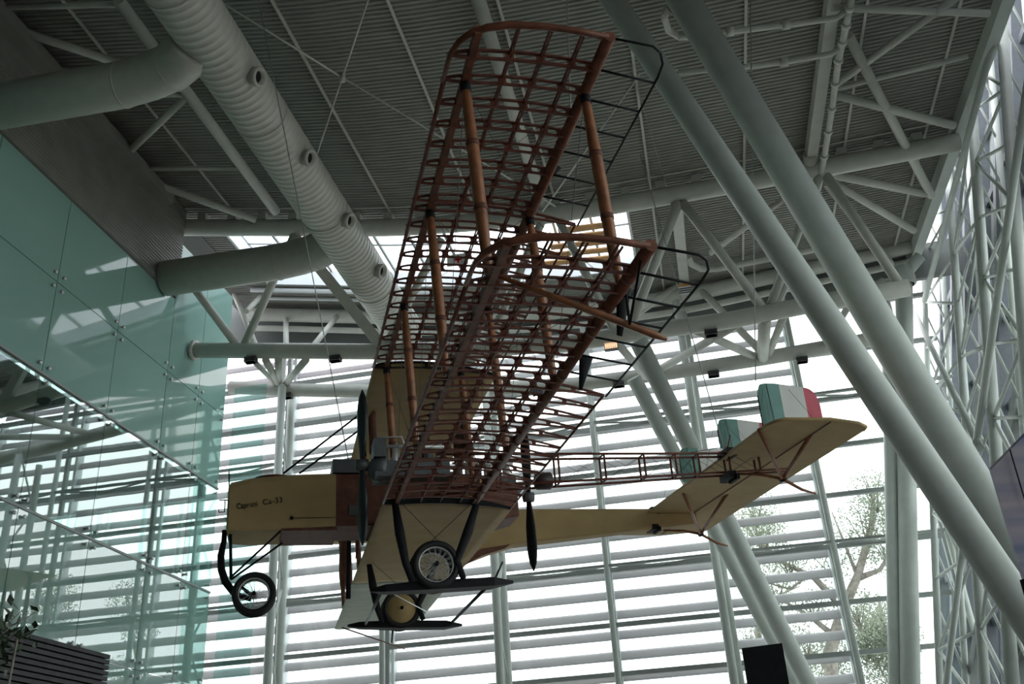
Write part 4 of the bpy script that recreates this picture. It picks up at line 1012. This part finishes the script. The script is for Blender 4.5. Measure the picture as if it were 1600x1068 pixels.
n.links.new(t.outputs['Object'], mp.inputs['Vector']); n.links.new(mp.outputs['Vector'], no.inputs['Vector']); n.links.new(no.outputs['Fac'], r.inputs['Fac']); n.links.new(r.outputs['Color'], b.inputs['Base Color'])
c = empty('display_board', q[3], 'big blue display board printed with clouds at the right edge', 'board')
off(MB().prism(q, n_ * .06), c).build('board_panel', bm_, c)
sa, sb = CAM + ray(1578, 702) * 11.46, CAM + ray(1604, 790) * 11.46
off(MB().tube([sa, sb], .008, 6), c).build('panel_joint', dark, c)
off(MB().tube([V3(q[3]), (q[3][0], q[3][1] + .1, 0)], .05, 8).tube([V3(q[2]), (q[2][0], q[2][1] + .1, 0)], .05, 8), c).build('stand', black, c)

# dark slatted kiosk roof, low at left
ka, kb, kc, kd = onX(-30, 975, -9.5), onX(165, 1028, -9.5), None, None
k = empty('kiosk_roof', (-9.5, ka[1], 0), 'dark slatted kiosk roof at the lower left corner', 'roof')
y0, y1 = ka[1] - 1, kb[1] + .2; ztop = ka[2]
p0, p1 = V3(onX(-40, 972, -9.5)), V3(onX(170, 1026, -9.5)); dv = (p1 - p0)
for i in range(14):
    z_ = -i * .085
    off(MB().bar(p0 + Vector((0, 0, z_)), p1 + Vector((0, 0, z_)), .05, .06), k).build('slat', slatd, k)
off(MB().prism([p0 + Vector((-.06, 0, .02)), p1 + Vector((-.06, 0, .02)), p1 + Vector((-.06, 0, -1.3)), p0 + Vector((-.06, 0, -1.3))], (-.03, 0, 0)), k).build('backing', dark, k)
off(MB().bar(p0 + Vector((-.05, 0, -1.3)), (p0.x - .05, p0.y, 0), .1, .1).bar(p1 + Vector((-.05, 0, -1.3)), (p1.x - .05, p1.y, 0), .1, .1), k).build('posts', slatd, k)
# black screen top
sp = V3(onY(1190, 1014, 24)); s = empty('screen', (sp.x, sp.y, 0), 'black screen box standing in front of the rear sloping columns', 'screen')
wA, wB = onY(1159, 1012, 24), onY(1222, 1004, 24)
off(MB().hexa([(wA[0], 24, wA[2] - 3), (wB[0], 24, wB[2] - 3), (wB[0], 24.3, wB[2] - 3), (wA[0], 24.3, wA[2] - 3), (wA[0], 24, wA[2]), (wB[0], 24, wB[2]), (wB[0], 24.3, wB[2]), (wA[0], 24.3, wA[2])]), s).build('housing', black, s)
off(MB().box(sp.x - .08, sp.x + .08, 24.05, 24.25, 0, wA[2] - 2.9), s).build('stand', black, s)

# ---------------------------------------------------------------- vegetation
def leaf_cloud(mb, c, rad, n, size, rng):
    for _ in range(n):
        d_ = Vector((rng.gauss(0, 1), rng.gauss(0, 1), rng.gauss(0, 1))); d_.normalize(); p = c + d_ * rad * (rng.random() ** .45)
        a = Vector((rng.gauss(0, 1), rng.gauss(0, 1), rng.gauss(0, 1))).normalized() * size * rng.uniform(.6, 1.3); b = a.cross(Vector((rng.gauss(0, 1), rng.gauss(0, 1), rng.gauss(0, 1)))).normalized() * size * .4
        mb.add([p - a, p + b, p + a, p - b], [(0, 1, 2, 3)])
def tree(label, base, segs, clouds, seed, n=260, size=.16):
    rng = random.Random(seed); n = int(n * 7.5); size *= .55
    o = empty('tree', base, label, 'tree', 'trees outside the facade')
    mb = MB()
    for pts, r0, r1 in segs:
        k = len(pts); mb.tube(pts, [r0 + (r1 - r0) * i / (k - 1) for i in range(k)], 8)
    for c, rad in clouds:                          # twigs that carry each clump of leaves
        for _ in range(7):
            q = V3(c) + Vector((rng.uniform(-1, 1), rng.uniform(-1, 1), rng.uniform(-.4, 1))) * rad
            mb.tube([V3(c) - Vector((0, 0, rad * .6)), V3(c).lerp(q, .5) + Vector((rng.uniform(-.2, .2), 0, .1)), q], [.035, .022, .008], 5)
    off(mb, o).build('trunk', bark, o)
    mb = MB()
    for c, rad in clouds: leaf_cloud(mb, V3(c), rad, int(n * rad * rad), size, rng)
    l = off(mb, o).build('foliage', leafm, o); l['kind'] = 'stuff'
    return o
YT = 46.0
def T(u, v, y=YT): return V3(onY(u, v, y))
b0 = T(1290, 1060); b0g = Vector((b0.x - .4, YT, -.2))
tree('big spreading tree outside, in the clear bay right of the louvres', b0g,
     [([b0g, T(1296, 1020), T(1318, 950), T(1340, 900), T(1362, 820), T(1365, 765)], .35, .08), ([T(1318, 950), T(1270, 900), T(1225, 880), T(1190, 850)], .18, .05), ([T(1335, 905), T(1375, 890), T(1400, 850)], .16, .04), ([T(1300, 990), T(1262, 960), T(1210, 930)], .14, .04), ([T(1262, 898), T(1235, 920), T(1180, 905)], .09, .03), ([T(1340, 900), T(1320, 850), T(1300, 800)], .09, .03)],
     [(T(1365, 775), 1.3), (T(1385, 800), 1.4), (T(1350, 830), 1.5), (T(1385, 860), 1.2), (T(1300, 880), 1.1), (T(1230, 880), 1.1), (T(1190, 840), 1.4), (T(1210, 925), 1.0), (T(1270, 950), .9), (T(1340, 960), 1.2), (T(1180, 800), 1.2), (T(1260, 1010), .9)], 3, n=75, size=.15)
b0 = T(1390, 1040, 52); b0g = Vector((b0.x, 52, -.2))
tree('dark bushy tree outside at the foot of the corner column', b0g, [([b0g, T(1385, 1000, 52), T(1372, 930, 52)], .25, .06)],
     [(T(1370, 980, 52), 1.7), (T(1395, 1000, 52), 1.5), (T(1350, 1010, 52), 1.2), (T(1385, 1040, 52), 1.6), (T(1300, 1040, 52), 1.3)], 5, n=110, size=.17)
b0 = T(1180, 1060, 54); b0g = Vector((b0.x, 54, -.2))
tree('pale thin tree outside, behind the louvres under the tail', b0g, [([b0g, T(1185, 1000, 54), T(1178, 930, 54), T(1190, 860, 54)], .2, .05), ([T(1182, 960, 54), T(1215, 930, 54), T(1250, 915, 54)], .08, .03)],
     [(T(1185, 830, 54), 1.5), (T(1170, 880, 54), 1.2), (T(1210, 960, 54), 1.4), (T(1185, 1000, 54), 1.3), (T(1240, 1010, 54), 1.2)], 8, n=60, size=.16)
# potted plant at the lower left
pb = V3(onX(8, 985, -9.0)); o = empty('plant', (pb.x, pb.y, 0), 'dark leafy plant above the kiosk roof at the left edge', 'plant')
rng = random.Random(4)
off(MB().lathe((pb.x, pb.y, 0), (0, 0, 1), [(0, 0), (0, .25), (.6, .32), (.6, .27), (.55, 0)], 16), o).build('pot', slatd, o)
mb = MB()
for k in range(5):
    mb.tube([(pb.x + rng.uniform(-.1, .1), pb.y, .55), (pb.x + rng.uniform(-.2, .2), pb.y + rng.uniform(-.2, .2), pb.z - .1), (pb.x + rng.uniform(-.3, .3), pb.y + rng.uniform(-.4, .4), pb.z + rng.uniform(.0, .35))], [.02, .015, .006], 6)
off(mb, o).build('stems', bark, o)
for k in range(70):
    c = pb + Vector((rng.gauss(0, .12), rng.gauss(0, .2), rng.gauss(-.12, .17)))
    a = Vector((rng.gauss(0, .5), rng.gauss(0, 1), rng.uniform(.1, 1.2))).normalized() * rng.uniform(.16, .28)
    b = a.cross(Vector((rng.gauss(0, 1), rng.gauss(0, .3), rng.gauss(0, 1)))).normalized() * .045
    mid = c + a * .5 + Vector((0, 0, .015))
    off(MB().add([c, c + a * .5 + b, c + a, c + a * .5 - b, mid], [(0, 1, 4), (1, 2, 4), (2, 3, 4), (3, 0, 4)]), o).build('leaf', leafd, o)
